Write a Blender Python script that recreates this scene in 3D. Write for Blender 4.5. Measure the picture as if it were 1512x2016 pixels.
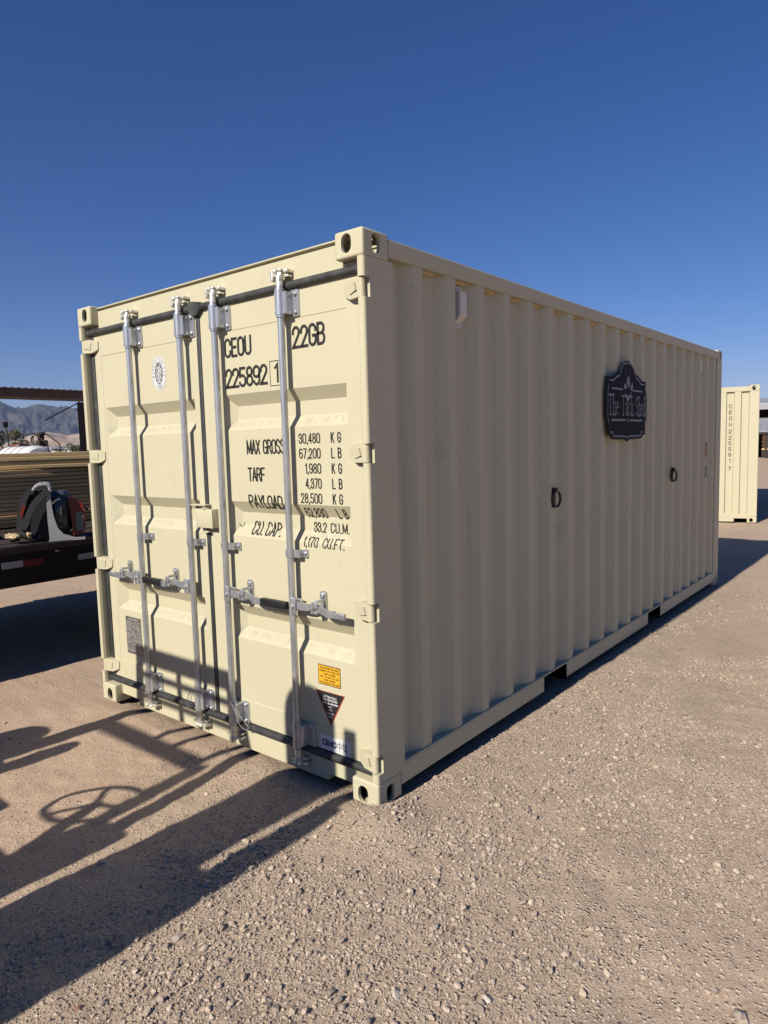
import bpy, bmesh, math, random
import numpy as np
from mathutils import Vector, Matrix, Euler
R = math.radians
random.seed(7)
for o in list(bpy.data.objects): bpy.data.objects.remove(o)
S = bpy.context.scene
C = S.collection

# ---------------------------------------------------------------- camera, sky, sun, exposure
cam = bpy.data.cameras.new('camera'); co = bpy.data.objects.new('camera', cam); C.objects.link(co)
rt = Vector((0.77553, 0.63074, -0.027)); up = Vector((-0.04095, 0.09294, 0.99483)); fw = Vector((-0.62999, 0.77041, -0.0979))
co.matrix_world = Matrix(((rt.x, up.x, -fw.x, 1.94525), (rt.y, up.y, -fw.y, -2.28298), (rt.z, up.z, -fw.z, 1.66887), (0, 0, 0, 1)))
cam.sensor_fit = 'VERTICAL'; cam.sensor_height = 24.0; cam.lens = 24.0 * 1351.45 / 2016.0
cam.clip_start = 0.05; cam.clip_end = 60000
S.camera = co
HAZE = 3.6e-5
SUN_EL = math.atan(0.6815); SUN_AZ = math.atan2(-0.023, -1.0)
w = bpy.data.worlds.new('World'); S.world = w; w.use_nodes = True
nt = w.node_tree; bg = nt.nodes['Background']
sky = nt.nodes.new('ShaderNodeTexSky'); sky.sky_type = 'NISHITA'; sky.sun_disc = False
sky.sun_elevation = SUN_EL; sky.sun_rotation = SUN_AZ
sky.altitude = 1500; sky.air_density = 1.1; sky.dust_density = 0.15; sky.ozone_density = 4.5
hs = nt.nodes.new('ShaderNodeHueSaturation'); hs.inputs['Saturation'].default_value = 1.25; hs.inputs['Value'].default_value = 1.0
tint = nt.nodes.new('ShaderNodeMix'); tint.data_type = 'RGBA'; tint.blend_type = 'MULTIPLY'; tint.inputs[0].default_value = 1.0; tint.inputs[7].default_value = (1.26, 1.09, 1.24, 1)
nt.links.new(sky.outputs[0], tint.inputs[6]); nt.links.new(tint.outputs[2], hs.inputs['Color']); nt.links.new(hs.outputs[0], bg.inputs[0]); bg.inputs[1].default_value = 0.055
sl = bpy.data.lights.new('sun', 'SUN'); sl.energy = 5.0; sl.angle = R(0.53); sl.color = (1.0, 0.93, 0.83)
so = bpy.data.objects.new('sun', sl); C.objects.link(so)
so.rotation_euler = Vector((0.023, 1.0, -0.6815)).to_track_quat('-Z', 'Y').to_euler()
so.location = (0, -20, 20)
S.view_settings.view_transform = 'Standard'; S.view_settings.look = 'None'
S.view_settings.exposure = 0.30; S.view_settings.gamma = 1.0; S.view_settings.use_curve_mapping = False
S.render.engine = 'CYCLES'
S.cycles.max_bounces = 6; S.cycles.diffuse_bounces = 1; S.cycles.volume_bounces = 0

# ---------------------------------------------------------------- material helpers
def lin(c):
    c = c / 255.0
    return c / 12.92 if c <= 0.04045 else ((c + 0.055) / 1.055) ** 2.4
class NT:
    def __init__(s, m): s.m = m; s.t = m.node_tree; s.b = s.t.nodes['Principled BSDF']
    def n(s, typ, **k):
        nd = s.t.nodes.new(typ)
        for a, v in k.items(): setattr(nd, a, v)
        return nd
    def l(s, a, b): s.t.links.new(a, b)
    def coords(s, scale=(1, 1, 1), kind='Object'):
        tc = s.n('ShaderNodeTexCoord'); mp = s.n('ShaderNodeMapping'); mp.inputs['Scale'].default_value = scale
        s.l(tc.outputs[kind], mp.inputs[0]); return mp.outputs[0]
    def noise(s, scale, detail=4, rough=.55, vec=None, dist=0):
        nd = s.n('ShaderNodeTexNoise'); nd.inputs['Scale'].default_value = scale; nd.inputs['Detail'].default_value = detail
        nd.inputs['Roughness'].default_value = rough; nd.inputs['Distortion'].default_value = dist
        if vec: s.l(vec, nd.inputs['Vector'])
        return nd.outputs['Fac']
    def ramp(s, fac, stops):
        nd = s.n('ShaderNodeValToRGB'); e = nd.color_ramp.elements
        while len(e) < len(stops): e.new(0.5)
        for q, (p, c) in zip(e, stops):
            q.position = p; q.color = (*c, 1) if len(c) == 3 else c
        s.l(fac, nd.inputs[0]); return nd.outputs[0]
    def mix(s, fac, a, b, mode='MIX'):
        nd = s.n('ShaderNodeMix', data_type='RGBA', blend_type=mode)
        for i, v in ((0, fac), (6, a), (7, b)):
            if isinstance(v, (int, float)): nd.inputs[i].default_value = v
            elif isinstance(v, tuple): nd.inputs[i].default_value = (*v, 1)
            else: s.l(v, nd.inputs[i])
        return nd.outputs[2]
    def math(s, op, a, b=0.0, clamp=False):
        nd = s.n('ShaderNodeMath', operation=op); nd.use_clamp = clamp
        for i, v in ((0, a), (1, b)):
            if isinstance(v, (int, float)): nd.inputs[i].default_value = v
            else: s.l(v, nd.inputs[i])
        return nd.outputs[0]
    def bump(s, h, strength, dist=0.01, prev=None):
        nd = s.n('ShaderNodeBump'); nd.inputs['Strength'].default_value = strength; nd.inputs['Distance'].default_value = dist
        s.l(h, nd.inputs['Height'])
        if prev: s.l(prev, nd.inputs['Normal'])
        s.l(nd.outputs[0], s.b.inputs['Normal']); return nd.outputs[0]
def mat(name, col=(.5, .5, .5), rough=.6, metal=0.0, spec=.5, var=0.12, vs=8.0, bump=0.0, bs=60.0):
    m = bpy.data.materials.new(name); m.use_nodes = True; n = NT(m)
    n.b.inputs['Roughness'].default_value = rough; n.b.inputs['Metallic'].default_value = metal
    n.b.inputs['Specular IOR Level'].default_value = spec
    v = n.coords(); f = n.noise(vs, 5, .6, v)
    a = tuple(c * (1 - var) for c in col); b = tuple(min(1, c * (1 + var)) for c in col)
    n.l(n.ramp(f, [(.3, a), (.7, b)]), n.b.inputs['Base Color'])
    if bump: n.bump(n.noise(bs, 4, .6, v), bump, .004)
    return m
CREAM = (0.535, 0.495, 0.338)
def paint_mat(name, dirt_dim_z=None, streak=0.0, rust=0.0, dirt=0.25):
    m = bpy.data.materials.new(name); m.use_nodes = True; n = NT(m)
    n.b.inputs['Roughness'].default_value = .55; n.b.inputs['Specular IOR Level'].default_value = .22
    v = n.coords(); big = n.noise(1.6, 4, .6, v); fine = n.noise(34, 5, .65, v)
    c = n.ramp(big, [(.3, tuple(x * .955 for x in CREAM)), (.7, CREAM)])
    # sparse scuffs and smudges
    sm = n.noise(6.5, 6, .68, n.coords((1, 1, .8))); sf = n.math('MULTIPLY', n.math('SUBTRACT', sm, .60, True), 3.2 * dirt, True)
    c = n.mix(sf, c, (.40, .36, .27))
    sp = n.noise(95, 3, .5, v); spf = n.math('MULTIPLY', n.math('SUBTRACT', sp, .735, True), 7.0, True)
    c = n.mix(spf, c, (.22, .17, .12))
    if streak:
        st = n.noise(3, 5, .6, n.coords((30, 30, .9))); stf = n.math('MULTIPLY', n.math('SUBTRACT', st, .52, True), streak, True)
        c = n.mix(stf, c, (.42, .37, .28))
    if dirt_dim_z:  # dirt streaks, coloured heavier to dim the sunlit lower slopes of the recesses
        tc = n.n('ShaderNodeTexCoord'); sx = n.n('ShaderNodeSeparateXYZ'); n.l(tc.outputs['Object'], sx.inputs[0]); z = sx.outputs[2]
        br = n.math('MULTIPLY', n.noise(22, 6, .75, n.coords((2.2, 1, .35))), n.math('GREATER_THAN', sx.outputs[1], .0585))
        for z0 in dirt_dim_z:
            d = n.math('ABSOLUTE', n.math('SUBTRACT', z, z0)); g = n.math('SUBTRACT', 1.0, n.math('MULTIPLY', d, 1 / .034), True)
            k = n.math('MULTIPLY', n.math('MULTIPLY', g, n.math('SUBTRACT', br, .42, True)), 3.2, True)
            c = n.mix(k, c, (.33, .315, .26))
    if rust:
        rn = n.noise(17, 7, .7, v); rf = n.math('MULTIPLY', n.math('SUBTRACT', rn, .62, True), rust, True)
        c = n.mix(rf, c, (.13, .06, .035))
    n.l(c, n.b.inputs['Base Color'])
    b1 = n.bump(fine, .05, .003); n.bump(n.noise(2.3, 2, .5, v), .10, .02, b1)
    return m
M = {}
M['door'] = paint_mat('cream_door_paint', dirt_dim_z=(1.798, 1.236, .676), dirt=.9, streak=.25)
M['side'] = paint_mat('cream_side_paint', streak=.9, dirt=1.3)
M['cream'] = paint_mat('cream_paint', dirt=.5)
M['casting'] = paint_mat('cream_casting_paint', rust=1.2, dirt=.8)
M['castrust'] = paint_mat('cream_casting_paint_rusty', rust=5.0, dirt=1.0)
M['rail'] = paint_mat('cream_rail_paint', streak=.5, rust=.5, dirt=.9)
M['tan_wedge'] = mat('mottled_tan', (.62, .45, .22), .8, var=.25, vs=20)
def galv():
    m = bpy.data.materials.new('galvanised_steel'); m.use_nodes = True; n = NT(m)
    v = n.coords(); f = n.noise(26, 7, .75, n.coords((1, 1, .30))); g = n.noise(120, 3, .6, v)
    n.l(n.ramp(f, [(.25, (.26, .27, .28)), (.5, (.46, .47, .48)), (.78, (.72, .73, .74))]), n.b.inputs['Base Color'])
    n.b.inputs['Metallic'].default_value = .62
    n.l(n.ramp(f, [(.3, (.42,) * 3), (.7, (.22,) * 3)]), n.b.inputs['Roughness']); n.bump(g, .12, .002)
    return m
M['galv'] = galv()
M['cast'] = mat('cast_galvanised', (.72, .70, .60), .38, .6, var=.35, vs=45, bump=.5, bs=70)
M['rubber'] = mat('black_rubber_seal', (.035, .036, .036), .55, var=.45, vs=14, bump=.2, bs=50)
M['gasket'] = mat('weathered_rubber_gasket', (.040, .042, .038), .6, var=.55, vs=18, bump=.25, bs=60)
M['ink'] = mat('black_marking_film', (.022, .021, .015), .5, var=.3, vs=20)
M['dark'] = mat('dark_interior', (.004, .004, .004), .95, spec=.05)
M['blackpaint'] = mat('black_paint', (.012, .012, .013), .35, var=.3)
M['grip'] = mat('black_plastic_grip', (.012, .012, .013), .45, var=.3)
M['white'] = mat('white_film', (.62, .62, .61), .45, var=.04)
M['yellow'] = mat('yellow_film', (.68, .37, .018), .45, var=.05)
M['blackfilm'] = mat('black_film', (.02, .02, .022), .4, var=.3)
M['redfilm'] = mat('red_film', (.38, .05, .03), .45)
M['navy'] = mat('navy_ink', (.02, .03, .14), .5)
M['greyink'] = mat('grey_ink', (.17, .165, .155), .55)
M['plate'] = mat('etched_plate', (.20, .185, .17), .38, .55, var=.4, vs=30)
M['plateink'] = mat('plate_lettering', (.62, .60, .56), .45, .3)
M['signback'] = mat('sign_black_metal', (.003, .003, .004), .6, spec=.15, var=.3)
M['signpanel'] = mat('sign_slate_panel', (.010, .011, .016), .7, spec=.12, var=.2)
M['signtext'] = mat('sign_silver', (.19, .19, .195), .5, .1)
M['orangedecal'] = mat('orange_decal', (.75, .22, .04), .5)
M['steel'] = mat('bare_steel', (.35, .35, .35), .35, .8, var=.3)
M['scuff'] = mat('scuff_mark', (.34, .31, .25), .7)
M['vent'] = mat('vent_cream_plastic', (.66, .62, .52), .5, var=.04)
M['roof'] = paint_mat('cream_roof_paint', dirt=1.2)

# ---------------------------------------------------------------- mesh helpers
def link(name, me, m=None, parent=None, smooth=True, ang=35):
    if m is not None:
        for q in (m if isinstance(m, (list, tuple)) else [m]): me.materials.append(q)
    if smooth and len(me.polygons):
        me.polygons.foreach_set('use_smooth', [True] * len(me.polygons)); me.set_sharp_from_angle(angle=R(ang))
    o = bpy.data.objects.new(name, me); C.objects.link(o)
    if parent is not None: o.parent = parent
    return o
def part(name, bm, m, parent=None, smooth=True, ang=35, flat=0):
    bmesh.ops.recalc_face_normals(bm, faces=bm.faces[:])
    me = bpy.data.meshes.new(name); bm.to_mesh(me); bm.free()
    o = link(name, me, m, parent, smooth, ang)
    if flat:
        for p in me.polygons:
            if p.area > flat: p.use_smooth = False
    return o
def B(): return bmesh.new()
def merge(bm, t):
    me = bpy.data.meshes.new('tmp'); t.to_mesh(me); t.free(); bm.from_mesh(me); bpy.data.meshes.remove(me)
def box(bm, x0, x1, y0, y1, z0, z1, bev=0, seg=1, mx=None):
    t = bmesh.new(); bmesh.ops.create_cube(t, size=1)
    bmesh.ops.scale(t, vec=(abs(x1 - x0), abs(y1 - y0), abs(z1 - z0)), verts=t.verts)
    if bev: bmesh.ops.bevel(t, geom=t.edges[:], offset=bev, segments=seg, profile=.5, affect='EDGES')
    bmesh.ops.translate(t, vec=((x0 + x1) / 2, (y0 + y1) / 2, (z0 + z1) / 2), verts=t.verts)
    if mx: bmesh.ops.transform(t, matrix=mx, verts=t.verts)
    merge(bm, t)
def frame_of(d):
    d = Vector(d).normalized(); a = Vector((0, 0, 1)) if abs(d.z) < .9 else Vector((1, 0, 0))
    u = d.cross(a).normalized(); v = d.cross(u).normalized(); return u, v
def tube(bm, pts, r, n=12, cap=True):
    pts = [Vector(p) for p in pts]; rr = r if isinstance(r, (list, tuple)) else [r] * len(pts)
    rings = []; u = None
    for i, p in enumerate(pts):
        d = (pts[min(i + 1, len(pts) - 1)] - pts[max(i - 1, 0)]).normalized()
        if u is None: u, v = frame_of(d)
        else:
            u = (u - d * u.dot(d)).normalized(); v = d.cross(u).normalized()
        rings.append([bm.verts.new(p + (u * math.cos(2 * math.pi * k / n) + v * math.sin(2 * math.pi * k / n)) * rr[i]) for k in range(n)])
    for a, b in zip(rings, rings[1:]):
        for k in range(n): bm.faces.new((a[k], a[(k + 1) % n], b[(k + 1) % n], b[k]))
    if cap: bm.faces.new(rings[0][::-1]); bm.faces.new(rings[-1])
def prism(bm, poly, f0, f1, cap=True):
    """poly: list of 2-D points; f0/f1 map a point to 3-D for the two ends"""
    a = [bm.verts.new(f0(*p)) for p in poly]; b = [bm.verts.new(f1(*p)) for p in poly]; n = len(poly)
    for i in range(n): bm.faces.new((a[i], a[(i + 1) % n], b[(i + 1) % n], b[i]))
    if cap:
        fs = [bm.faces.new(a[::-1]), bm.faces.new(b)]
        for q in fs: q.normal_update()
        bmesh.ops.triangulate(bm, faces=fs)
def ball(bm, c, r, sub=2, sc=(1, 1, 1), mx=None):
    t = bmesh.new(); bmesh.ops.create_icosphere(t, subdivisions=sub, radius=r); bmesh.ops.scale(t, vec=sc, verts=t.verts)
    if mx: bmesh.ops.transform(t, matrix=mx, verts=t.verts)
    bmesh.ops.translate(t, vec=c, verts=t.verts); merge(bm, t)
def rrect(x0, x1, z0, z1, r, n=5):
    o = []
    for cx, cz, a in ((x1 - r, z1 - r, 0), (x0 + r, z1 - r, 90), (x0 + r, z0 + r, 180), (x1 - r, z0 + r, 270)):
        for k in range(n + 1): t = R(a + 90 * k / n); o.append((cx + r * math.cos(t), cz + r * math.sin(t)))
    return o
def empty(name, loc=(0, 0, 0), rz=0):
    o = bpy.data.objects.new(name, None); C.objects.link(o); o.location = loc; o.rotation_euler = (0, 0, rz); o.empty_display_size = .1; return o
def tag(o, label=None, cat=None, group=None, kind=None):
    if label: o['label'] = label
    if cat: o['category'] = cat
    if group: o['group'] = group
    if kind: o['kind'] = kind
    return o

# ---------------------------------------------------------------- stroke lettering
def arc(cx, cy, rx, ry, a0, a1, n=9): return [(cx + rx * math.cos(R(a0 + (a1 - a0) * k / n)), cy + ry * math.sin(R(a0 + (a1 - a0) * k / n))) for k in range(n + 1)]
G = {}
G['O'] = [arc(.23, .77, .23, .23, 0, 180) + arc(.23, .23, .23, .23, 180, 360) + [(.46, .77)]]; G['0'] = G['O']
G['Q'] = G['O'] + [[(.28, .2), (.48, -.03)]]
G['C'] = [[(.46, .70)] + arc(.23, .77, .23, .23, 0, 180) + arc(.23, .23, .23, .23, 180, 360) + [(.46, .30)]]
G['G'] = [[(.46, .72)] + arc(.23, .77, .23, .23, 0, 180) + arc(.23, .23, .23, .23, 180, 360) + [(.46, .46), (.26, .46)]]
G['E'] = [[(.40, 1), (0, 1), (0, 0), (.40, 0)], [(0, .51), (.34, .51)]]
G['F'] = [[(.40, 1), (0, 1), (0, 0)], [(0, .5), (.33, .5)]]
G['U'] = [[(0, 1)] + arc(.23, .23, .23, .23, 180, 360) + [(.46, 1)]]
G['2'] = [[(0, .70)] + arc(.23, .77, .23, .23, 180, 0) + [(.43, .62), (0, 0), (.46, 0)]]
G['3'] = [[(.0, .74)] + arc(.22, .77, .22, .23, 170, -70) + [(.14, .53)], [(.14, .53)] + arc(.23, .26, .23, .27, 70, -170) + [(0, .28)]]
G['1'] = [[(.04, .80), (.20, 1), (.20, 0)]]
G['4'] = [[(.34, 0), (.34, 1), (0, .26), (.46, .26)]]
G['5'] = [[(.42, 1), (.04, 1), (.02, .55)] + arc(.22, .34, .24, .25, 110, 0) + arc(.22, .25, .24, .25, 0, -165)]
G['6'] = [arc(.23, .77, .22, .23, 12, 180) + arc(.23, .24, .23, .24, 180, 360) + arc(.23, .38, .23, .2, 0, 172)]
G['7'] = [[(0, 1), (.46, 1), (.14, 0)]]
G['8'] = [arc(.23, .765, .20, .235, -90, 270, 18), arc(.23, .265, .23, .265, 90, 450, 18)]
G['9'] = [[(.46 - x, 1 - y) for x, y in G['6'][0]]]
G['B'] = [[(0, 0), (0, 1), (.23, 1)] + arc(.23, .76, .20, .24, 90, -90) + [(0, .52)], [(.22, .52)] + arc(.23, .26, .23, .26, 90, -90) + [(0, 0)]]
G['D'] = [[(0, 0), (0, 1), (.2, 1)] + arc(.2, .74, .26, .26, 90, 0) + arc(.2, .26, .26, .26, 0, -90) + [(0, 0)]]
G['A'] = [[(0, 0), (.23, 1), (.46, 0)], [(.08, .3), (.38, .3)]]
G['M'] = [[(0, 0), (0, 1), (.29, .12), (.58, 1), (.58, 0)]]
G['N'] = [[(0, 0), (0, 1), (.44, 0), (.44, 1)]]
G['X'] = [[(0, 0), (.46, 1)], [(0, 1), (.46, 0)]]
G['R'] = [[(0, 0), (0, 1), (.23, 1)] + arc(.23, .75, .21, .25, 90, -90) + [(0, .5)], [(.23, .5), (.46, 0)]]
G['S'] = [arc(.23, .765, .21, .235, 12, 215) + [(.36, .46)] + arc(.23, .25, .23, .25, 35, -168)]
G['T'] = [[(0, 1), (.46, 1)], [(.23, 1), (.23, 0)]]
G['P'] = [[(0, 0), (0, 1), (.23, 1)] + arc(.23, .74, .22, .26, 90, -90) + [(0, .48)]]
G['Y'] = [[(0, 1), (.23, .42), (.46, 1)], [(.23, .42), (.23, 0)]]
G['L'] = [[(0, 1), (0, 0), (.38, 0)]]
G['K'] = [[(0, 0), (0, 1)], [(.44, 1), (.02, .40)], [(.15, .58), (.46, 0)]]
G['I'] = [[(.02, 0), (.02, 1)]]
G['H'] = [[(0, 0), (0, 1)], [(.44, 0), (.44, 1)], [(0, .52), (.44, .52)]]
G['V'] = [[(0, 1), (.23, 0), (.46, 1)]]
G['W'] = [[(0, 1), (.15, 0), (.3, .8), (.45, 0), (.6, 1)]]
G['J'] = [[(.4, 1), (.4, .22)] + arc(.2, .22, .2, .22, 0, -170)]
G['Z'] = [[(0, 1), (.44, 1), (0, 0), (.44, 0)]]
G['.'] = [[(.0, .015), (.10, .015)]]; G[','] = [[(.07, .06), (.02, -.14)]]; G['-'] = [[(0, .5), (.25, .5)]]
G['h'] = [[(0, 0), (0, 1)], [(0, .5)] + arc(.16, .5, .16, .16, 150, 0) + [(.32, 0)]]
G['e'] = [[(0, .36), (.32, .36)] + arc(.16, .45, .16, .2, 0, 180) + arc(.16, .2, .16, .2, 180, 320)]
G['a'] = [arc(.16, .48, .16, .17, 160, 0) + [(.32, 0)], [(.32, .38)] + arc(.16, .2, .16, .2, 60, 300) + [(.32, .14)]]
G['c'] = [arc(.16, .45, .16, .2, 20, 180) + arc(.16, .2, .16, .2, 180, 340)]
G['k'] = [[(0, 0), (0, 1)], [(.3, .65), (.02, .28)], [(.1, .38), (.33, 0)]]
G['d'] = [[(.32, 1), (.32, 0)], arc(.16, .45, .16, .2, 0, 180) + arc(.16, .2, .16, .2, 180, 360)]
def gw(ch): return .30 if ch == ' ' else max(p[0] for s in G[ch] for p in s)
def layout(txt, x0, x1, z0, z1, gap=.17):
    """strokes of a word fitted into the box"""
    W = sum(gw(c) for c in txt) + gap * (len(txt) - 1); k = (x1 - x0) / W; h = z1 - z0; x = 0; out = []
    for c in txt:
        if c != ' ':
            for s in G[c]: out.append([(x0 + (x + p[0]) * k, z0 + p[1] * h) for p in s])
        x += gw(c) + gap
    return out
def ribbon(bm, line, sw, f, lift=0.0, step=.02):
    pts = []
    for a, b in zip(line, line[1:]):
        n = max(1, int(math.hypot(b[0] - a[0], b[1] - a[1]) / step))
        for k in range(n): pts.append((a[0] + (b[0] - a[0]) * k / n, a[1] + (b[1] - a[1]) * k / n))
    pts.append(line[-1]); q = [pts[0]]
    for p in pts[1:]:
        if math.hypot(p[0] - q[-1][0], p[1] - q[-1][1]) > 1e-5: q.append(p)
    if len(q) < 2: return
    prev = None
    for i, p in enumerate(q):
        d0 = Vector(q[i]) - Vector(q[max(i - 1, 0)]); d1 = Vector(q[min(i + 1, len(q) - 1)]) - Vector(q[i])
        if d0.length == 0: d0 = d1
        if d1.length == 0: d1 = d0
        n0 = Vector((-d0.y, d0.x)).normalized(); n1 = Vector((-d1.y, d1.x)).normalized(); nn = (n0 + n1)
        nn = nn.normalized() if nn.length > .2 else n0
        s = sw / 2 / max(.45, nn.dot(n0))
        ext = Vector((0, 0))
        if i == 0: ext = -d1.normalized() * sw * .42
        if i == len(q) - 1: ext = d0.normalized() * sw * .42
        a = Vector(p) + nn * s + ext; b = Vector(p) - nn * s + ext
        va = bm.verts.new(f(a.x, a.y, lift)); vb = bm.verts.new(f(b.x, b.y, lift))
        if prev: bm.faces.new((prev[0], va, vb, prev[1]))
        prev = (va, vb)
def write(bm, txt, x0, x1, z0, z1, sw, f, gap=.17, step=.02):
    z0 += sw / 2; z1 -= sw / 2; x0 += sw / 2; x1 -= sw / 2
    for i, s in enumerate(layout(txt, x0, x1, z0, z1, gap)): ribbon(bm, s, sw, f, (i % 4) * .00012, step)

# ---------------------------------------------------------------- noise for terrain
def vnoise(x, y, seed):
    xi = np.floor(x).astype(np.int64); yi = np.floor(y).astype(np.int64); fx = x - xi; fy = y - yi
    fx = fx * fx * (3 - 2 * fx); fy = fy * fy * (3 - 2 * fy)
    def h(a, b):
        n = (a * 374761393 + b * 668265263 + seed * 2147483647) & 0xffffffff
        n = ((n ^ (n >> 13)) * 1274126177) & 0xffffffff
        return ((n ^ (n >> 16)) & 0xffffff) / float(0xffffff)
    return (h(xi, yi) * (1 - fx) + h(xi + 1, yi) * fx) * (1 - fy) + (h(xi, yi + 1) * (1 - fx) + h(xi + 1, yi + 1) * fx) * fy
def fbm(x, y, seed, oct=4):
    s = 0; a = .5
    for i in range(oct): s = s + a * (vnoise(x * 2 ** i, y * 2 ** i, seed + i) - .5); a *= .5
    return s
def gz(x, y):
    x = np.asarray(x, float); y = np.asarray(y, float)
    near = np.exp(-(np.maximum(0, np.hypot(x, y) - 9) / 10) ** 2)
    z = fbm(x * .45, y * .45, 3, 3) * .035 + fbm(x * 3.1, y * 3.1, 11, 4) * .028 + fbm(x * 14, y * 14, 21, 3) * .011 * (.5 + vnoise(x * .9, y * .9, 5))
    z = z + .042 * np.exp(-((x - .07) ** 2 + (y + .07) ** 2) / .030) - .008
    inside = (x > -2.43) & (x < -.005) & (y > .02) & (y < 6.05)
    d = np.clip(np.minimum(np.minimum(x + 2.5, .06 - x), np.minimum(y + .05, 6.1 - y)) / .25, 0, 1)
    z = z - .035 * d
    # worn wheel tracks curving past the container
    for off in (2.05, 2.55):
        t = x - off - .16 * (y + 2) + .02 * (y + 2) ** 2; z = z - .012 * np.exp(-(t / .14) ** 2) * (y > -4)
    z = z + .016 * np.exp(-((x - .10) / .07) ** 2) * (y > 0) * (y < 6) * vnoise(x * 6, y * 6, 44) + fbm(x * 7, y * 7, 61, 3) * .020 * (vnoise(x * 1.4, y * 1.4, 62) > .5) * np.clip(x - .8, 0, 1)
    return z * near - .02 * (1 - near)

# ---------------------------------------------------------------- ground
def ground_material():
    m = bpy.data.materials.new('packed_dirt_and_gravel'); m.use_nodes = True; n = NT(m)
    v = n.coords()
    big = n.noise(.55, 4, .6, v); mid = n.noise(4.5, 6, .65, v); fine = n.noise(70, 5, .7, v)
    c = n.ramp(big, [(.30, (.46, .315, .205)), (.5, (.46, .355, .255)), (.72, (.43, .355, .275))])
    c = n.mix(.55, c, n.ramp(mid, [(.28, (.33, .225, .15)), (.5, (.45, .335, .235)), (.75, (.55, .43, .315))]))
    c = n.mix(.5, c, n.ramp(fine, [(.3, (.20, .14, .10)), (.5, (.45, .34, .245)), (.7, (.64, .52, .39))]))
    h = n.math('MULTIPLY', fine, .35)
    for sc, st, amt in ((55, .22, .7), (115, .2, .8), (230, .2, .6)):
        vo = n.n('ShaderNodeTexVoronoi'); vo.inputs['Scale'].default_value = sc; vo.inputs['Randomness'].default_value = 1.0
        n.l(v, vo.inputs['Vector']); sepc = n.n('ShaderNodeSeparateColor'); n.l(vo.outputs['Color'], sepc.inputs[0])
        peb = n.math('MULTIPLY', n.math('SUBTRACT', .42, vo.outputs['Distance'], True), 2.2, True)
        keep = n.math('GREATER_THAN', sepc.outputs[0], 1 - amt + .12)
        peb = n.math('MULTIPLY', peb, keep)
        pc = n.ramp(sepc.outputs[1], [(0, (.26, .20, .15)), (.35, (.45, .35, .26)), (.7, (.56, .46, .35)), (1, (.72, .64, .53))])
        c = n.mix(n.math('MULTIPLY', n.math('GREATER_THAN', peb, .12), .75), c, pc)
        h = n.math('ADD', h, n.math('MULTIPLY', peb, 45 / sc))
    tc = n.n('ShaderNodeTexCoord'); sx = n.n('ShaderNodeSeparateXYZ'); n.l(tc.outputs['Object'], sx.inputs[0]); X, Y = sx.outputs[0], sx.outputs[1]
    wob = n.math('MULTIPLY', n.math('SUBTRACT', n.noise(1.1, 5, .6, v), .5), 2.2)
    rz = n.math('MULTIPLY', n.math('ADD', n.math('ADD', n.math('SUBTRACT', X, 1.35), n.math('MULTIPLY', Y, .22)), wob), 1.5, True)
    lz = n.math('MULTIPLY', n.math('ADD', n.math('SUBTRACT', n.math('MULTIPLY', X, -1), .45), wob), 1.6, True)
    soft = n.math('MAXIMUM', rz, lz)
    c = n.mix(n.math('MULTIPLY', soft, .38), c, n.ramp(n.noise(7, 6, .6, v), [(.3, (.42, .275, .185)), (.7, (.52, .365, .26))]))
    h = n.math('MULTIPLY', h, n.math('SUBTRACT', 1.0, n.math('MULTIPLY', soft, .65)))
    n.l(c, n.b.inputs['Base Color']); n.b.inputs['Roughness'].default_value = .95; n.b.inputs['Specular IOR Level'].default_value = .15
    n.bump(h, 1.0, .013)
    return m
M['ground'] = ground_material()
def axis(a, b, d, far):
    c = list(np.arange(a, b, d)); lo = []; hi = []; s = d; p = a
    while p > -far: s *= 1.13; p -= s; lo.append(p)
    s = d; p = c[-1]
    while p < far: s *= 1.13; p += s; hi.append(p)
    return np.array(lo[::-1] + c + hi)
gx = axis(-1.9, 2.7, .014, 16000); gy = axis(-1.8, 2.9, .014, 16000)
XX, YY = np.meshgrid(gx, gy); ZZ = gz(XX, YY)
me = bpy.data.meshes.new('ground'); nx, ny = len(gx), len(gy)
co_ = np.stack([XX, YY, ZZ], -1).reshape(-1, 3)
idx = np.arange(nx * ny).reshape(ny, nx); q = np.stack([idx[:-1, :-1], idx[:-1, 1:], idx[1:, 1:], idx[1:, :-1]], -1).reshape(-1, 4)
def np_mesh(me, co_, q):
    k = q.shape[1]
    me.vertices.add(len(co_)); me.vertices.foreach_set('co', co_.astype(np.float32).ravel())
    me.loops.add(q.size); me.loops.foreach_set('vertex_index', q.astype(np.int32).ravel())
    me.polygons.add(len(q)); me.polygons.foreach_set('loop_start', (np.arange(len(q)) * k).astype(np.int32))
    me.polygons.foreach_set('loop_total', np.full(len(q), k, np.int32)); me.update(calc_edges=True)
np_mesh(me, co_, q); me.polygons.foreach_set('use_smooth', np.ones(len(q), bool))
me.materials.append(M['ground']); o = bpy.data.objects.new('ground', me); C.objects.link(o); tag(o, kind='structure')

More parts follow.
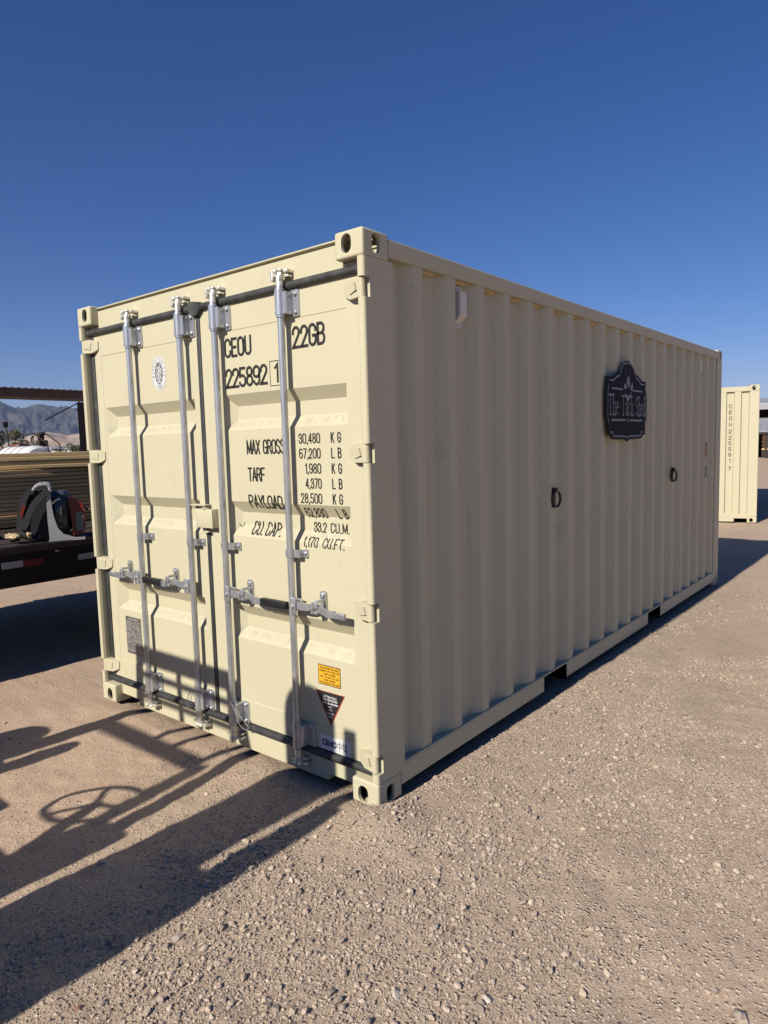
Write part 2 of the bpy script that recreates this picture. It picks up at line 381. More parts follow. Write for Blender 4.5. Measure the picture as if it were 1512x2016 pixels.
# loose gravel: nobody could count it
CAM = (1.94525, -2.28298, 1.66887)
def rock_proto(sub, rng, flat=.62):
    t = bmesh.new(); bmesh.ops.create_icosphere(t, subdivisions=sub, radius=1)
    t.verts.ensure_lookup_table(); V = np.array([v.co[:] for v in t.verts]); F = np.array([[v.index for v in f.verts] for f in t.faces]); t.free()
    for k in range(8):
        nrm = rng.normal(size=3); nrm /= np.linalg.norm(nrm); d = rng.uniform(.35, .8); h = V @ nrm
        V = V - np.outer(np.maximum(0, h - d) * .9, nrm)
    V = V * (1 + .12 * rng.normal(size=(len(V), 1))); V[:, 2] *= flat; V[:, 0] *= rng.uniform(1.0, 1.35); return V, F
rng = np.random.default_rng(5)
def scatter(nst, xr, yr, smin, smax, power, sub, bias, blob=None):
    P = [rock_proto(sub, rng) for _ in range(10)]
    x = rng.uniform(*xr, nst); y = rng.uniform(*yr, nst)
    vx, vy, vz = x - CAM[0], y - CAM[1], -CAM[2]
    dd = vx * fw.x + vy * fw.y + vz * fw.z; uu = 1351 * (vx * rt.x + vy * rt.y + vz * rt.z) / dd; ww = 1351 * (vx * up.x + vy * up.y + vz * up.z) / dd
    vis = (dd > .1) & (np.abs(uu) < 900) & (ww > -1180); x, y = x[vis], y[vis]; nst = len(x)
    cl = vnoise(x * 1.3, y * 1.3, 77) * .6 + vnoise(x * 5, y * 5, 78) * .4
    left = 1 / (1 + np.exp((x + .35 + .35 * (y)) * 3.5)) * (y < .6)
    rightf = 1 / (1 + np.exp(-((x - 1.3) + .25 * y + 1.6 * (vnoise(x * 1.1, y * 1.1, 91) - .5)) * 3)) + 1 / (1 + np.exp(-(y - 2.6) * 1.5))
    keep = (cl + rng.uniform(-.2, .2, nst)) > (bias + .32 * left + .36 * np.clip(rightf, 0, 1))
    if blob: keep &= rng.uniform(0, 1, nst) < np.exp(-((x - blob[0]) ** 2 + (y - blob[1]) ** 2) / (2 * blob[2] ** 2))
    keep &= ~((x > -2.5) & (x < 0.012) & (y > .03) & (y < 6.1))
    x = x[keep]; y = y[keep]; n = len(x); s = smin * (1 - rng.uniform(0, 1, n) * (1 - (smin / smax) ** power)) ** (-1 / power)
    z = gz(x, y); Vs = []; Fs = []; off = 0
    pid = rng.integers(0, len(P), n)
    for k, (V, F) in enumerate(P):
        ii = np.where(pid == k)[0]; m_ = len(ii)
        if not m_: continue
        a = rng.uniform(0, 2 * np.pi, m_); tl = rng.uniform(-.5, .5, m_); ca, sa = np.cos(a), np.sin(a); ct, st = np.cos(tl), np.sin(tl)
        Rz = np.zeros((m_, 3, 3)); Rz[:, 0, 0] = ca; Rz[:, 0, 1] = -sa; Rz[:, 1, 0] = sa; Rz[:, 1, 1] = ca; Rz[:, 2, 2] = 1
        Rx = np.zeros((m_, 3, 3)); Rx[:, 0, 0] = 1; Rx[:, 1, 1] = ct; Rx[:, 1, 2] = -st; Rx[:, 2, 1] = st; Rx[:, 2, 2] = ct
        W = np.einsum('nij,njk->nik', Rz, Rx); Q = np.einsum('nij,vj->nvi', W, V) * s[ii][:, None, None]
        Q[:, :, 0] += x[ii][:, None]; Q[:, :, 1] += y[ii][:, None]; Q[:, :, 2] += (z[ii] + s[ii] * .34)[:, None]
        Vs.append(Q.reshape(-1, 3)); Fs.append((F[None] + (np.arange(m_) * len(V))[:, None, None] + off).reshape(-1, 3)); off += m_ * len(V)
    return np.concatenate(Vs), np.concatenate(Fs)
sets = [scatter(460000, (-1.8, 3.6), (-1.8, 3.4), .0019, .0080, 1.9, 1, .31),
        scatter(46000, (-2.6, 3.8), (-1.8, 4.4), .0055, .0175, 2.5, 2, .40),
        scatter(9000, (-.8, 1.8), (-1.1, 1.1), .0058, .0150, 2.5, 2, .44, (.45, .02, .42)), scatter(2400, (-.45, .6), (-.5, .5), .005, .015, 2.2, 2, .30, (.06, -.04, .17)),
        scatter(80000, (0, 7), (1.5, 12), .0045, .014, 2.6, 1, .34),
        scatter(26000, (-6.5, -1.2), (-1.6, 3.2), .003, .012, 2.4, 1, .50)]
off = 0; VV = []; FF = []
for V, F in sets: VV.append(V); FF.append(F + off); off += len(V)
def stone_material():
    m = bpy.data.materials.new('gravel_stone'); m.use_nodes = True; n = NT(m)
    v = n.coords(); wn = n.noise(38, 2, .5, v); g = n.n('ShaderNodeNewGeometry')
    c = n.ramp(g.outputs['Random Per Island'], [(0, (.18, .145, .12)), (.25, (.31, .25, .20)), (.5, (.44, .35, .27)), (.85, (.52, .415, .31)), (1, (.60, .51, .41))])
    c = n.mix(.35, c, n.ramp(wn, [(.3, (.33, .25, .185)), (.7, (.56, .46, .36))]))
    n.l(c, n.b.inputs['Base Color']); n.b.inputs['Roughness'].default_value = .85; n.b.inputs['Specular IOR Level'].default_value = .25
    n.bump(n.noise(400, 3, .6, v), .3, .001)
    return m
M['stone'] = stone_material()
me = bpy.data.meshes.new('gravel'); np_mesh(me, np.concatenate(VV), np.concatenate(FF)); me.materials.append(M['stone'])
me.polygons.foreach_set('use_smooth', np.zeros(len(me.polygons), bool))
o = bpy.data.objects.new('gravel', me); C.objects.link(o); tag(o, 'loose tan and grey gravel scattered over the packed dirt yard', 'gravel', kind='stuff')

# a few stones big enough to point at
STN = [(1.388, .488, .020, 'pale flat stone alone on the smooth dirt at the right', (.55, .46, .36)), (.643, -.471, .019, 'rounded grey brown stone low in the gravel, straight below the near container corner', (.33, .27, .22)),
       (.709, -.775, .022, 'pale oval stone near the bottom edge, below the container corner', (.50, .43, .35)), (1.095, -.32, .015, 'smooth grey pebble on gravel right of the middle of the foreground', (.36, .31, .26)),
       (1.003, -.514, .018, 'small tan stone with a dark shadow at the lower right foreground', (.46, .38, .30)), (.539, -.9, .017, 'brown angular stone at the very bottom of the photo', (.26, .19, .14)),
       (-.035, -1.046, .022, 'pale rounded stone just below the edge of the big shadow', (.42, .35, .29)), (-.027, -1.405, .014, 'dark reddish chip of stone near the bottom left corner', (.22, .11, .07)),
       (.577, -.301, .013, 'tan pebble in the middle of the gravel spill under the corner', (.44, .36, .28)), (1.557, -.24, .030, 'largest rounded tan stone half sunk at the bottom right corner', (.42, .34, .26)),
       (.939, -.62, .020, 'cream stone lying beside a grey one near the bottom centre', (.52, .46, .38)), (-.66, -.99, .022, 'pale stone standing at the edge of the long sunlit stripe between the two shadows', (.40, .33, .27))]
for i, (x, y, r, lab, col) in enumerate(STN):
    r *= .82; V, F = rock_proto(3, np.random.default_rng(40 + i)); V = V * r; a = i * 1.3
    V = np.stack([V[:, 0] * math.cos(a) - V[:, 1] * math.sin(a), V[:, 0] * math.sin(a) + V[:, 1] * math.cos(a), V[:, 2]], 1)
    me = bpy.data.meshes.new('stone'); np_mesh(me, V, F)
    o = link('stone', me, mat('stone_face', col, .85, var=.25, vs=60, bump=.3, bs=200), ang=60)
    o.location = (x, y, float(gz(x, y)) + r * .22); tag(o, lab, 'stone', 'larger stones lying in the gravel')

# ---------------------------------------------------------------- container pieces
def oval(cx, cz, rx, rz, n):
    """slotted hole: straight sides with round ends, sampled by angle"""
    o = []
    for k in range(n):
        t = 2 * math.pi * k / n; c, s = math.cos(t), math.sin(t)
        if rz > rx: o.append((cx + rx * c, cz + rx * s + (rz - rx) * max(-1, min(1, s * 3))))
        else: o.append((cx + rz * c + (rx - rz) * max(-1, min(1, c * 3)), cz + rz * s))
    return o
def holed(bm, x0, x1, z0, z1, hole, f, depth, f2=None):
    """plate with a hole; f(u,v,d) maps to 3-D, d = depth behind the face"""
    n = len(hole); cx = sum(p[0] for p in hole) / n; cz = sum(p[1] for p in hole) / n; outer = []
    for (hx, hz) in hole:
        dx, dz = hx - cx, hz - cz; t = []
        if dx > 1e-9: t.append((x1 - cx) / dx)
        if dx < -1e-9: t.append((x0 - cx) / dx)
        if dz > 1e-9: t.append((z1 - cz) / dz)
        if dz < -1e-9: t.append((z0 - cz) / dz)
        k = min(t); outer.append([cx + dx * k, cz + dz * k])
    for c in ((x0, z0), (x1, z0), (x0, z1), (x1, z1)):     # make the nearest sample hit each corner exactly
        j = min(range(n), key=lambda i: (outer[i][0] - c[0]) ** 2 + (outer[i][1] - c[1]) ** 2); outer[j] = list(c)
    A = [bm.verts.new(f(p[0], p[1], 0)) for p in outer]; H = [bm.verts.new(f(p[0], p[1], 0)) for p in hole]; D = [bm.verts.new(f(p[0], p[1], depth)) for p in hole]
    for i in range(n):
        j = (i + 1) % n; bm.faces.new((A[i], A[j], H[j], H[i])); bm.faces.new((H[i], H[j], D[j], D[i]))
def casting(sx, sy, top, m):
    """ISO corner casting, outer corner at the origin, extending -sx*.162, sy*.178 and 0..0.118"""
    bm = B(); r = .011; W, L, H = .162, .178, .118
    t = bmesh.new(); bmesh.ops.create_cube(t, size=1); bmesh.ops.scale(t, vec=(W, L, H), verts=t.verts)
    bmesh.ops.bevel(t, geom=t.edges[:], offset=r, segments=4, profile=.5, affect='EDGES')
    zf = 1 if top else -1
    rm = []
    for f in t.faces:
        nn = f.normal
        if f.calc_area() > .005 and (nn.x > .9 or nn.y < -.9 or nn.z * zf > .9): rm.append(f)
    bmesh.ops.delete(t, geom=rm, context='FACES'); bmesh.ops.translate(t, vec=(-W / 2, L / 2, H / 2), verts=t.verts); merge(bm, t)
    hz = H / 2 + (.004 if top else -.012); ex = 0 if top else .004
    holed(bm, -W + r, -r, r, H - r, oval(-W / 2 - .012, hz, .029 + ex * .5, .041 + ex * .3, 28), lambda u, v, d: (u, d, v), .018)
    holed(bm, r, L - r, r, H - r, oval(L / 2, hz, .028 + ex * .5, .043, 28), lambda u, v, d: (-d, u, v), .018)
    zt = H if top else 0
    holed(bm, -W + r, -r, r, L - r, oval(-W / 2, L / 2, .032, .058, 28), lambda u, v, d: (u, v, zt - zf * d), .018)
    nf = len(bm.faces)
    if not top: box(bm, -W + .014, -.055, .055, L - .014, .002, H - .016)  # near-black block stands in for shade and packed dirt inside lower holes
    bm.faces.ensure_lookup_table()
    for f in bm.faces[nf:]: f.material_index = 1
    if sx < 0 or sy < 0:
        bmesh.ops.scale(bm, vec=(sx, sy, 1), verts=bm.verts)
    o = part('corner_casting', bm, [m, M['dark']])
    return o
DY = .055                       # door face sits this far behind the castings
LX, RXD = -2.345, -.060          # outer edges of the two doors
DCX = -1.235                     # centre seam
RT = (1.951, 1.388, .826)        # tops of the three horizontal recesses
def trap(v, a, b, c, d): return max(0.0, min(1.0, (v - a) / (b - a), (d - v) / (d - c)))
XS = {'left': (-2.256, -2.192, -1.318, -1.306), 'right': (-1.048, -.985, -.178, -.166)}
def door_y(x, z):
    fx = max(trap(x, *XS['left']), trap(x, *XS['right'])); fz = max(trap(z, t - .186, t - .130, t - .060, t) for t in RT)
    y = DY + .042 * min(fx, fz)
    return y
def door_panel(x0, x1, key):
    bm = B(); a, b, c, d = XS[key]
    xs = sorted([x0, x1, a, b, c, d]); zs = sorted([.170, 2.412, .292, 2.278] + [t - q for t in RT for q in (.186, .130, .060, 0)])
    # seam grooves around the welded panel
    g = .0022
    xs2 = sorted(set([round(v, 5) for v in xs + [a - .012, a - .012 - g, d + .012, d + .012 + g]])); zs2 = sorted(set([round(v, 5) for v in zs + [.292 - g, 2.278 + g]]))
    gv = {}
    def yy(x, z):
        y = door_y(x, z)
        if not (a - .013 < x < d + .013 and .2915 < z < 2.2785): y -= .0025
        return y
    for i, x in enumerate(xs2):
        for j, z in enumerate(zs2): gv[i, j] = bm.verts.new((x, yy(x, z), z))
    for i in range(len(xs2) - 1):
        for j in range(len(zs2) - 1):
            q = [gv[i, j], gv[i + 1, j], gv[i + 1, j + 1], gv[i, j + 1]]
            ys = [v.co.y for v in q]
            if abs(ys[0] + ys[2] - ys[1] - ys[3]) > 1e-6:
                if max(ys[0], ys[2]) - min(ys[0], ys[2]) > max(ys[1], ys[3]) - min(ys[1], ys[3]): bm.faces.new((q[0], q[1], q[2])); bm.faces.new((q[0], q[2], q[3]))
                else: bm.faces.new((q[0], q[1], q[3])); bm.faces.new((q[1], q[2], q[3]))
            else: bm.faces.new(q)
    # thickness: outer rim and back sheet
    for (p0, p1, z0, z1) in ((x0, x0, .17, 2.412), (x1, x1, .17, 2.412)):
        v = [bm.verts.new(c) for c in ((p0, DY - .0025, z0), (p0, .105, z0), (p0, .105, z1), (p0, DY - .0025, z1))]; bm.faces.new(v)
    for zz in (.17, 2.412):
        v = [bm.verts.new(c) for c in ((x0, DY - .0025, zz), (x1, DY - .0025, zz), (x1, .105, zz), (x0, .105, zz))]; bm.faces.new(v)
    v = [bm.verts.new(c) for c in ((x0, .105, .17), (x1, .105, .17), (x1, .105, 2.412), (x0, .105, 2.412))]; bm.faces.new(v)
    me = bpy.data.meshes.new('door'); bm.to_mesh(me); bm.free()
    return link('door', me, M['door'], smooth=False)

def lock_hardware(bm_bar, bm_br, x, y=.008):
    pass
BARY = .008
def build_bar(parent, x):
    bm = B(); tube(bm, [(x, BARY, .115), (x, BARY, 2.455)], .0168, 20); part('locking_bar', bm, M['galv'], parent)
    # bearing brackets, top and bottom
    for z0, z1, s in ((2.292, 2.402, 1), (.168, .282, -1)):
        bm = B(); tube(bm, [(x, BARY, z0), (x, BARY, z1)], .0255, 20)
        e = z1 if s > 0 else z0; f = z0 if s > 0 else z1
        tube(bm, [(x, BARY, e - .002 * s), (x, BARY, e + .010 * s), (x, BARY, e + .011 * s), (x, BARY, e + .018 * s)], [.025, .025, .021, .019], 20)
        tube(bm, [(x, BARY, f + .002 * s), (x, BARY, f - .010 * s), (x, BARY, f - .012 * s)], [.0225, .0225, .018], 20)
        box(bm, x + .008, x + .047, .0, DY - .006, z0 + .003, z1 - .003, .003)
        prism(bm, rrect(x + .036, x + .088, z0 - .008, z1 + .006, .012), lambda u, v: (u, DY - .010, v), lambda u, v: (u, DY - .002, v))
        box(bm, x - .030, x - .018, .015, DY, z0 + .003, z1 - .003, .002)
        for zz in (z0 + .012, z1 - .014):
            tube(bm, [(x + .066, DY - .009, zz), (x + .066, DY - .018, zz), (x + .066, DY - .021, zz)], [.010, .010, .006], 10)
            tube(bm, [(x - .014, BARY - .020, zz), (x - .014, BARY - .0235, zz)], .0042, 8)
        part('bar_bracket', bm, M['galv'], parent)
    # cams that hook behind the keepers on header and sill
    for z0, s in ((2.455, 1), (.118, -1)):
        bm = B()
        tube(bm, [(x, BARY, z0 - .03 * s), (x, BARY, z0 + .006 * s)], [.0185, .0175], 16)
        tube(bm, [(x, BARY, z0 + .006 * s), (x + .002, BARY + .003, z0 + .025 * s), (x + .004, BARY + .008, z0 + .045 * s)], [.020, .016, .015], 12)
        box(bm, x - .040, x + .020, BARY - .008, BARY + .016, z0 + .026 * s - .008, z0 + .026 * s + .009, .004, 2, )
        box(bm, x - .046, x - .030, BARY - .016, BARY + .012, z0 + .010 * s - .013, z0 + .034 * s + .013, .004, 2)
        box(bm, x + .006, x + .052, BARY + .002, DY - .004, z0 + .040 * s - .008, z0 + .040 * s + .008, .004, 2)
        box(bm, x + .012, x + .048, BARY + .010, DY - .004, z0 + .018 * s - .006, z0 + .018 * s + .006, .003, 2)
        ball(bm, (x + .010, BARY - .006, z0 + .044 * s), .013, 2, (1.3, .8, .7))
        ball(bm, (x - .012, BARY - .014, z0 + .040 * s), .011, 2, (1, .8, 1.2))
        part('cam_lock', bm, M['cast'], parent)
    # mid-height strap
    bm = B(); z = 1.147
    tube(bm, [(x, BARY, z - .019), (x, BARY, z + .019)], .0195, 18)
    box(bm, x + .010, x + .050, BARY + .006, BARY + .020, z - .019, z + .019, .002)
    box(bm, x + .044, x + .052, BARY + .006, DY, z - .019, z + .019, .002)
    prism(bm, rrect(x + .046, x + .082, z - .021, z + .021, .006), lambda u, v: (u, DY - .008, v), lambda u, v: (u, DY - .001, v))
    tube(bm, [(x + .064, DY - .007, z), (x + .064, DY - .015, z), (x + .064, DY - .017, z)], [.009, .009, .005], 10)
    box(bm, x - .034, x - .016, BARY - .004, BARY + .014, z - .018, z + .018, .003)
    box(bm, x - .034, x - .028, BARY, DY, z - .016, z + .016, .002)
    part('bar_guide', bm, M['galv'], parent)
def build_handle(parent, bx, s, z=.893, far=.40):
    """s = +1: handle runs to the right of its bar; -1: to the left"""
    bm = B(); X = lambda d: bx + s * d
    # hub clamp on the bar
    def bb(d0, d1, y0, y1, z0, z1, b=.003): box(bm, min(X(d0), X(d1)), max(X(d0), X(d1)), y0, y1, z0, z1, b, 2)
    bb(.004, .050, BARY - .030, BARY - .016, z - .042, z + .044, .007); bb(.004, .050, BARY + .010, BARY + .022, z - .030, z + .032, .004)
    bb(.0, .022, BARY - .022, BARY + .016, z - .030, z + .032, .003)
    tube(bm, [(X(.031), BARY - .028, z), (X(.031), BARY - .037, z), (X(.031), BARY - .039, z)], [.011, .010, .006], 12)
    # swinging arm, flat bar seen edge on, cranked down past the retainer
    P = [(.030, .006, .019), (.085, .003, .019), (.120, .002, .016), (.150, .012, .015), (.180, .016, .012), (.215, -.002, .015), (.255, -.012, .017), (.300, -.010, .017)]
    if far > .5: P += [(.44, -.004, .012)]
    arm = [(X(d), BARY - .012, z + dz, hh) for d, dz, hh in P]
    end = arm[-1]
    prev = None
    for (ax, ay, az, hh) in arm:
        r = [bm.verts.new((ax, ay - .007, az - hh)), bm.verts.new((ax, ay + .007, az - hh)), bm.verts.new((ax, ay + .007, az + hh)), bm.verts.new((ax, ay - .007, az + hh))]
        if prev:
            for k in range(4): bm.faces.new((prev[k], prev[(k + 1) % 4], r[(k + 1) % 4], r[k]))
        else: bm.faces.new(r[::-1])
        prev = r
    bm.faces.new(prev)
    h = part('door_handle', bm, M['galv'], parent, ang=25)
    return h
def retainer(parent, x, z=.905):
    bm = B(); y = DY
    prism(bm, rrect(x - .020, x + .020, z - .070, z + .070, .0195, 8), lambda u, v: (u, y - .012, v), lambda u, v: (u, y - .001, v))
    for dz in (-.048, .050): tube(bm, [(x, y - .011, z + dz), (x, y - .020, z + dz), (x, y - .023, z + dz)], [.012, .012, .007], 12)
    box(bm, x - .022, x + .012, BARY - .022, y - .008, z - .034, z - .022, .003, 2); box(bm, x - .024, x - .012, BARY - .030, BARY - .006, z - .034, z + .008, .003, 2)
    box(bm, x - .016, x + .022, BARY - .028, BARY - .020, z - .006, z + .026, .004, 2); box(bm, x + .002, x + .016, BARY - .024, y - .008, z + .020, z + .034, .003, 2)
    part('handle_retainer', bm, M['galv'], parent)
def hinge(parent, side, z):
    bm = B(); h = .040
    px = -.030 if side > 0 else -2.408                      # pin axis
    yb = .022
    tube(bm, [(px, yb, z - h), (px, yb, z + h)], .0165, 18)
    s = -1 if side > 0 else 1
    poly = [(px, z - h), (px + s * .075, z - h - .001), (px + s * .118, z - h + .018), (px + s * .122, z + h - .012), (px + s * .060, z + h + .003), (px, z + h)]
    prism(bm, poly, lambda u, v: (u, .008 + max(0, abs(u - px) - .03) * .42, v), lambda u, v: (u, DY + .004, v))
    prism(bm, [(px + s * .02, z - .010), (px + s * .07, z - .022), (px + s * .075, z + .02), (px + s * .03, z + .024)], lambda u, v: (u, .004 + max(0, abs(u - px) - .03) * .42, v), lambda u, v: (u, .03, v))
    part('hinge', bm, M['cream'], parent, ang=40)

def corner_post(front_right, hz):
    """front post; section in x,y with the hinge pockets cut out of it"""
    bm = B()
    zc = [.118, 2.473]; cuts = []
    for z in hz: cuts.append((z - .043, z + .043))
    sect_full = arc(-.014, .014, .014, .014, 0, -90, 6) + [ (-.030, 0), (-.036, .004), (-.040, .020), (-.040, .098), (-.075, .098), (-.075, .115), (-.02, .205), (0, .205)]
    sect_cut = [(-.002 * k, .042) for k in range(7)] + [(-.030, .042), (-.036, .042), (-.040, .045), (-.040, .098), (-.075, .098), (-.075, .115), (-.02, .205), (0, .205)]
    f = (lambda p: p) if front_right else (lambda p: (-2.438 - p[0], p[1]))
    z = zc[0]; segs = []
    for a, b in sorted(cuts): segs.append((z, a, 0)); segs.append((a, b, 1)); z = b
    segs.append((z, zc[1], 0))
    for a, b, c in segs:
        s = [f(p) for p in (sect_cut if c else sect_full)]
        prism(bm, s, lambda u, v: (u, v, a), lambda u, v: (u, v, b))
    return bm
def corrugated(x_out, x_in, n, y0, y1, z0, z1, sgn=1):
    """side wall profile along y with its outer face at x_out"""
    pr = [(y0 - .02, x_in)]; k = 0
    while True:
        yk = .44 + .2842 * k
        if yk > y1: break
        pr += [(yk - .140, x_in), (yk - .072, x_out), (yk, x_out), (yk + .068, x_in)]; k += 1
    pr = [p for p in pr if p[0] < y1] + [(y1 + .02, x_in)]
    bm = B(); a = [bm.verts.new((x, y, z0)) for y, x in pr]; b = [bm.verts.new((x, y, z1)) for y, x in pr]
    for i in range(len(pr) - 1): bm.faces.new((a[i], a[i + 1], b[i + 1], b[i]))
    return bm, pr
HZ = (2.345, 1.632, .916, .205)
HZL = (2.345, 1.640, .935, .240)
def lettering(parent, words, m=None, name='lettering'):
    for t in words:
        bm = B(); txt, x0, x1, z0, z1, sw = t[:6]; gap = t[6] if len(t) > 6 else .17
        write(bm, txt, x0, x1, z0, z1, sw, lambda u, v, l: (u, door_y(u, v) - .0022 - l, v), gap, .003)
        part(name, bm, m or M['ink'], parent, smooth=False)

def build_container():
    root = empty('shipping_container')
    tag(root, 'large cream shipping container with four galvanised locking bars across its closed doors', 'shipping container', 'cream shipping containers')
    # posts
    part('corner_post', corner_post(True, HZ), M['cream'], root, smooth=False)
    part('corner_post', corner_post(False, HZL), M['cream'], root, smooth=False)
    for xs in (0, 1):
        bm = B(); x0 = -.205 if not xs else -2.438; box(bm, x0, x0 + .205, 5.853, 6.058, .118, 2.473, .008, 2); part('corner_post', bm, M['cream'], root, flat=.002)
    # castings
    for sx in (1, -1):
        for sy in (1, -1):
            for top in (0, 1):
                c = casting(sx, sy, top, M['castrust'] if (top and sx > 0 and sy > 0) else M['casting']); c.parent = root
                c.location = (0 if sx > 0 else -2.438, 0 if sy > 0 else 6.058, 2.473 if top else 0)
    # header with its rain lip, and the sill
    bm = B(); box(bm, -2.276, -.162, DY - .002, .17, 2.452, 2.560, .002); box(bm, -2.276, -.162, DY + .022, .19, 2.5602, 2.5735); box(bm, -2.276, -.162, DY - .006, .19, 2.574, 2.5815, .001)
    box(bm, -2.40, -.04, DY + .004, .17, 2.4522, 2.4722, 0); part('door_header', bm, M['cream'], root, flat=.002)
    bm = B()
    box(bm, -2.075, -.37, DY - .002, .17, .012, .128, .003); box(bm, -2.398, -2.0755, DY - .002, .17, .052, .128, .003); box(bm, -.3695, -.040, DY - .002, .17, .047, .128, .003)
    part('door_sill', bm, M['cream'], root, flat=.002)
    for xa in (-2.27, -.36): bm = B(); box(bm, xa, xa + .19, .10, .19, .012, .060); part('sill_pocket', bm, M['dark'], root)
    # rubber seals
    bm = B(); tube(bm, [(-2.395, .048, 2.432), (-.042, .048, 2.432)], .0205, 14)
    prism(bm, [(DCX - .055, 2.418), (DCX - .052, 2.458), (DCX - .015, 2.466), (DCX + .05, 2.455), (DCX + .05, 2.416), (DCX + .018, 2.39), (DCX - .018, 2.39)], lambda u, v: (u, .026, v), lambda u, v: (u, .07, v))
    part('door_gasket', bm, M['gasket'], root)
    bm = B(); tube(bm, [(-2.395, .046, .147), (-.042, .046, .147)], .0200, 14); box(bm, -2.39, -.045, .052, .075, .128, .17)
    part('door_gasket', bm, M['rubber'], root)
    bm = B(); box(bm, DCX - .0165, DCX + .0165, .046, .10, .150, 2.42, .006, 2); part('door_gasket', bm, M['rubber'], root)
    bm = B(); box(bm, -2.392, -2.352, .050, .096, .15, 2.43, .006, 2); part('door_gasket', bm, M['gasket'], root)
    # doors and everything bolted to them
    dl = door_panel(LX, DCX - .018, 'left'); dl.parent = root; dr = door_panel(DCX + .018, RXD, 'right'); dr.parent = root
    dl['label'] = 'left door with round inspection emblem and data plate'; dr['label'] = 'right door with registration number and weight table'
    for z in HZ: hinge(dr, 1, z)
    for z in HZL: hinge(dl, -1, z)
    for x in (-1.867, -1.350): build_bar(dl, x)
    for x in (-1.040, -.530): build_bar(dr, x)
    # handles (inner ones carry the black grip and end behind the outer bars)
    build_handle(dl, -1.350, -1); build_handle(dl, -1.867, -1); build_handle(dr, -1.040, 1); build_handle(dr, -.530, 1)
    for x, s, d in ((-1.350, -1, dl), (-1.040, 1, dr)):
        bm = B(); a, b = x + s * .295, x + s * .485; box(bm, min(a, b), max(a, b), BARY - .028, BARY + .002, .866, .904, .005, 2); part('handle_grip', bm, M['grip'], d)
    for x, s, d in ((-1.867, -1, dl), (-.530, 1, dr)):
        bm = B(); a, b = x + s * .295, x + s * .365; box(bm, min(a, b), max(a, b), BARY - .022, BARY - .004, .866, .896, .005, 2)
        for k in range(6): q = x + s * (.30 + .011 * k); box(bm, q - .003, q + .003, BARY - .0245, BARY - .018, .870, .892, .001)
        part('handle_tip', bm, M['galv'], d)
    for x in (-2.070, -1.568): retainer(dl, x)
    for x in (-.892, -.352): retainer(dr, x)
    for x, sgn, d in ((-1.350, -1, dl), (-1.040, 1, dr)):
        bm = B(); x1 = x + sgn * .03; pts = [(x + sgn * .01, -.020, .30), (x + sgn * .04, -.024, .275), (x + sgn * .085, -.010, .22), (x + sgn * .120, .010, .165), (x + sgn * .100, .0, .150), (x + sgn * .06, -.01, .185), (x + sgn * .045, -.015, .24), (x + sgn * .02, -.022, .262)]
        q = []
        for i in range(len(pts) - 1):
            for k in range(4):
                t = k / 4; a = Vector(pts[max(i - 1, 0)]); b_ = Vector(pts[i]); c_ = Vector(pts[i + 1]); e_ = Vector(pts[min(i + 2, len(pts) - 1)])
                q.append(.5 * ((2 * b_) + (c_ - a) * t + (2 * a - 5 * b_ + 4 * c_ - e_) * t * t + (3 * b_ - a - 3 * c_ + e_) * t ** 3))
        tube(bm, q, .0021, 6); part('seal_wire', bm, M['galv'], d)
    bm = B(); ribbon(bm, [(-1.003, 1.262), (-.995, 1.250), (-.984, 1.249), (-.976, 1.258), (-.974, 1.272)], .0042, lambda u, v, l: (u, door_y(u, v) - .0012, v), 0, .05); part('wear_mark', bm, M['ink'], dr, smooth=False)
    # welded lock box over the door seam
    bm = B(); X0, X1, Z0, Z1, Y0 = -1.290, -1.143, 1.236, 1.341, .010
    for q in ((X0, X1, Y0, Y0 + .005, Z0, Z1), (X1 - .005, X1, Y0 + .0052, DY + .002, Z0 + .001, Z1 - .001), (X0, X0 + .005, Y0 + .0052, DY, Z0 + .001, Z1 - .001), (X0 + .0052, X1 - .0052, Y0 + .0052, DY, Z1 - .006, Z1 - .001)): box(bm, *q, .0018, 2)
    box(bm, -1.345, -1.200, .008, DY, 1.357, 1.364, .001); box(bm, -1.338, -1.20, DY - .010, DY - .003, 1.30, 1.357, .001)
    tube(bm, [(-1.212, Y0 + .012, Z1), (-1.212, Y0 + .012, Z1 + .009)], .020, 16)
    box(bm, -1.262, -1.20, .02, DY, 1.208, 1.216, .001)
    part('lock_box', bm, M['cream'], dr)
    bm = B(); ribbon(bm, [(.024, 1.318), (.019, 1.296), (.030, 1.282), (.040, 1.283), (.044, 1.297)], .005, lambda u, v, l: (X1 + .0008, u, v)); part('wear_mark', bm, M['white'], dr, smooth=False)
    # painted markings
    lettering(dr, [('CEOU', -1.022, -.805, 2.142, 2.243, .0135)]); lettering(dr, [('22GB', -.506, -.286, 2.136, 2.242, .0135)])
    lettering(dr, [('225892', -1.024, -.692, 1.984, 2.087, .0135, .13)])
    bm = B(); f = lambda u, v, l: (u, door_y(u, v) - .0012 - l, v)
    for s in ([(-.674, 1.974), (-.674, 2.094)], [(-.674, 2.094), (-.588, 2.094)], [(-.588, 2.094), (-.588, 1.974)], [(-.588, 1.974), (-.674, 1.974)]): ribbon(bm, s, .0035, f, 0, .012)
    write(bm, '1', -.648, -.612, 1.986, 2.083, .013, f); part('lettering', bm, M['ink'], dr, smooth=False)
    lettering(dr, [('MAX GROSS', -.878, -.588, 1.636, 1.711, .0085, .13)]); lettering(dr, [('TARF', -.878, -.744, 1.496, 1.569, .0088, .12)])
    lettering(dr, [('PAYLOAD', -.882, -.620, 1.356, 1.427, .0088, .12)]); lettering(dr, [('CU.', -.890, -.800, 1.213, 1.284, .0080, .20), ('CAP.', -.784, -.660, 1.213, 1.284, .0080, .20)])
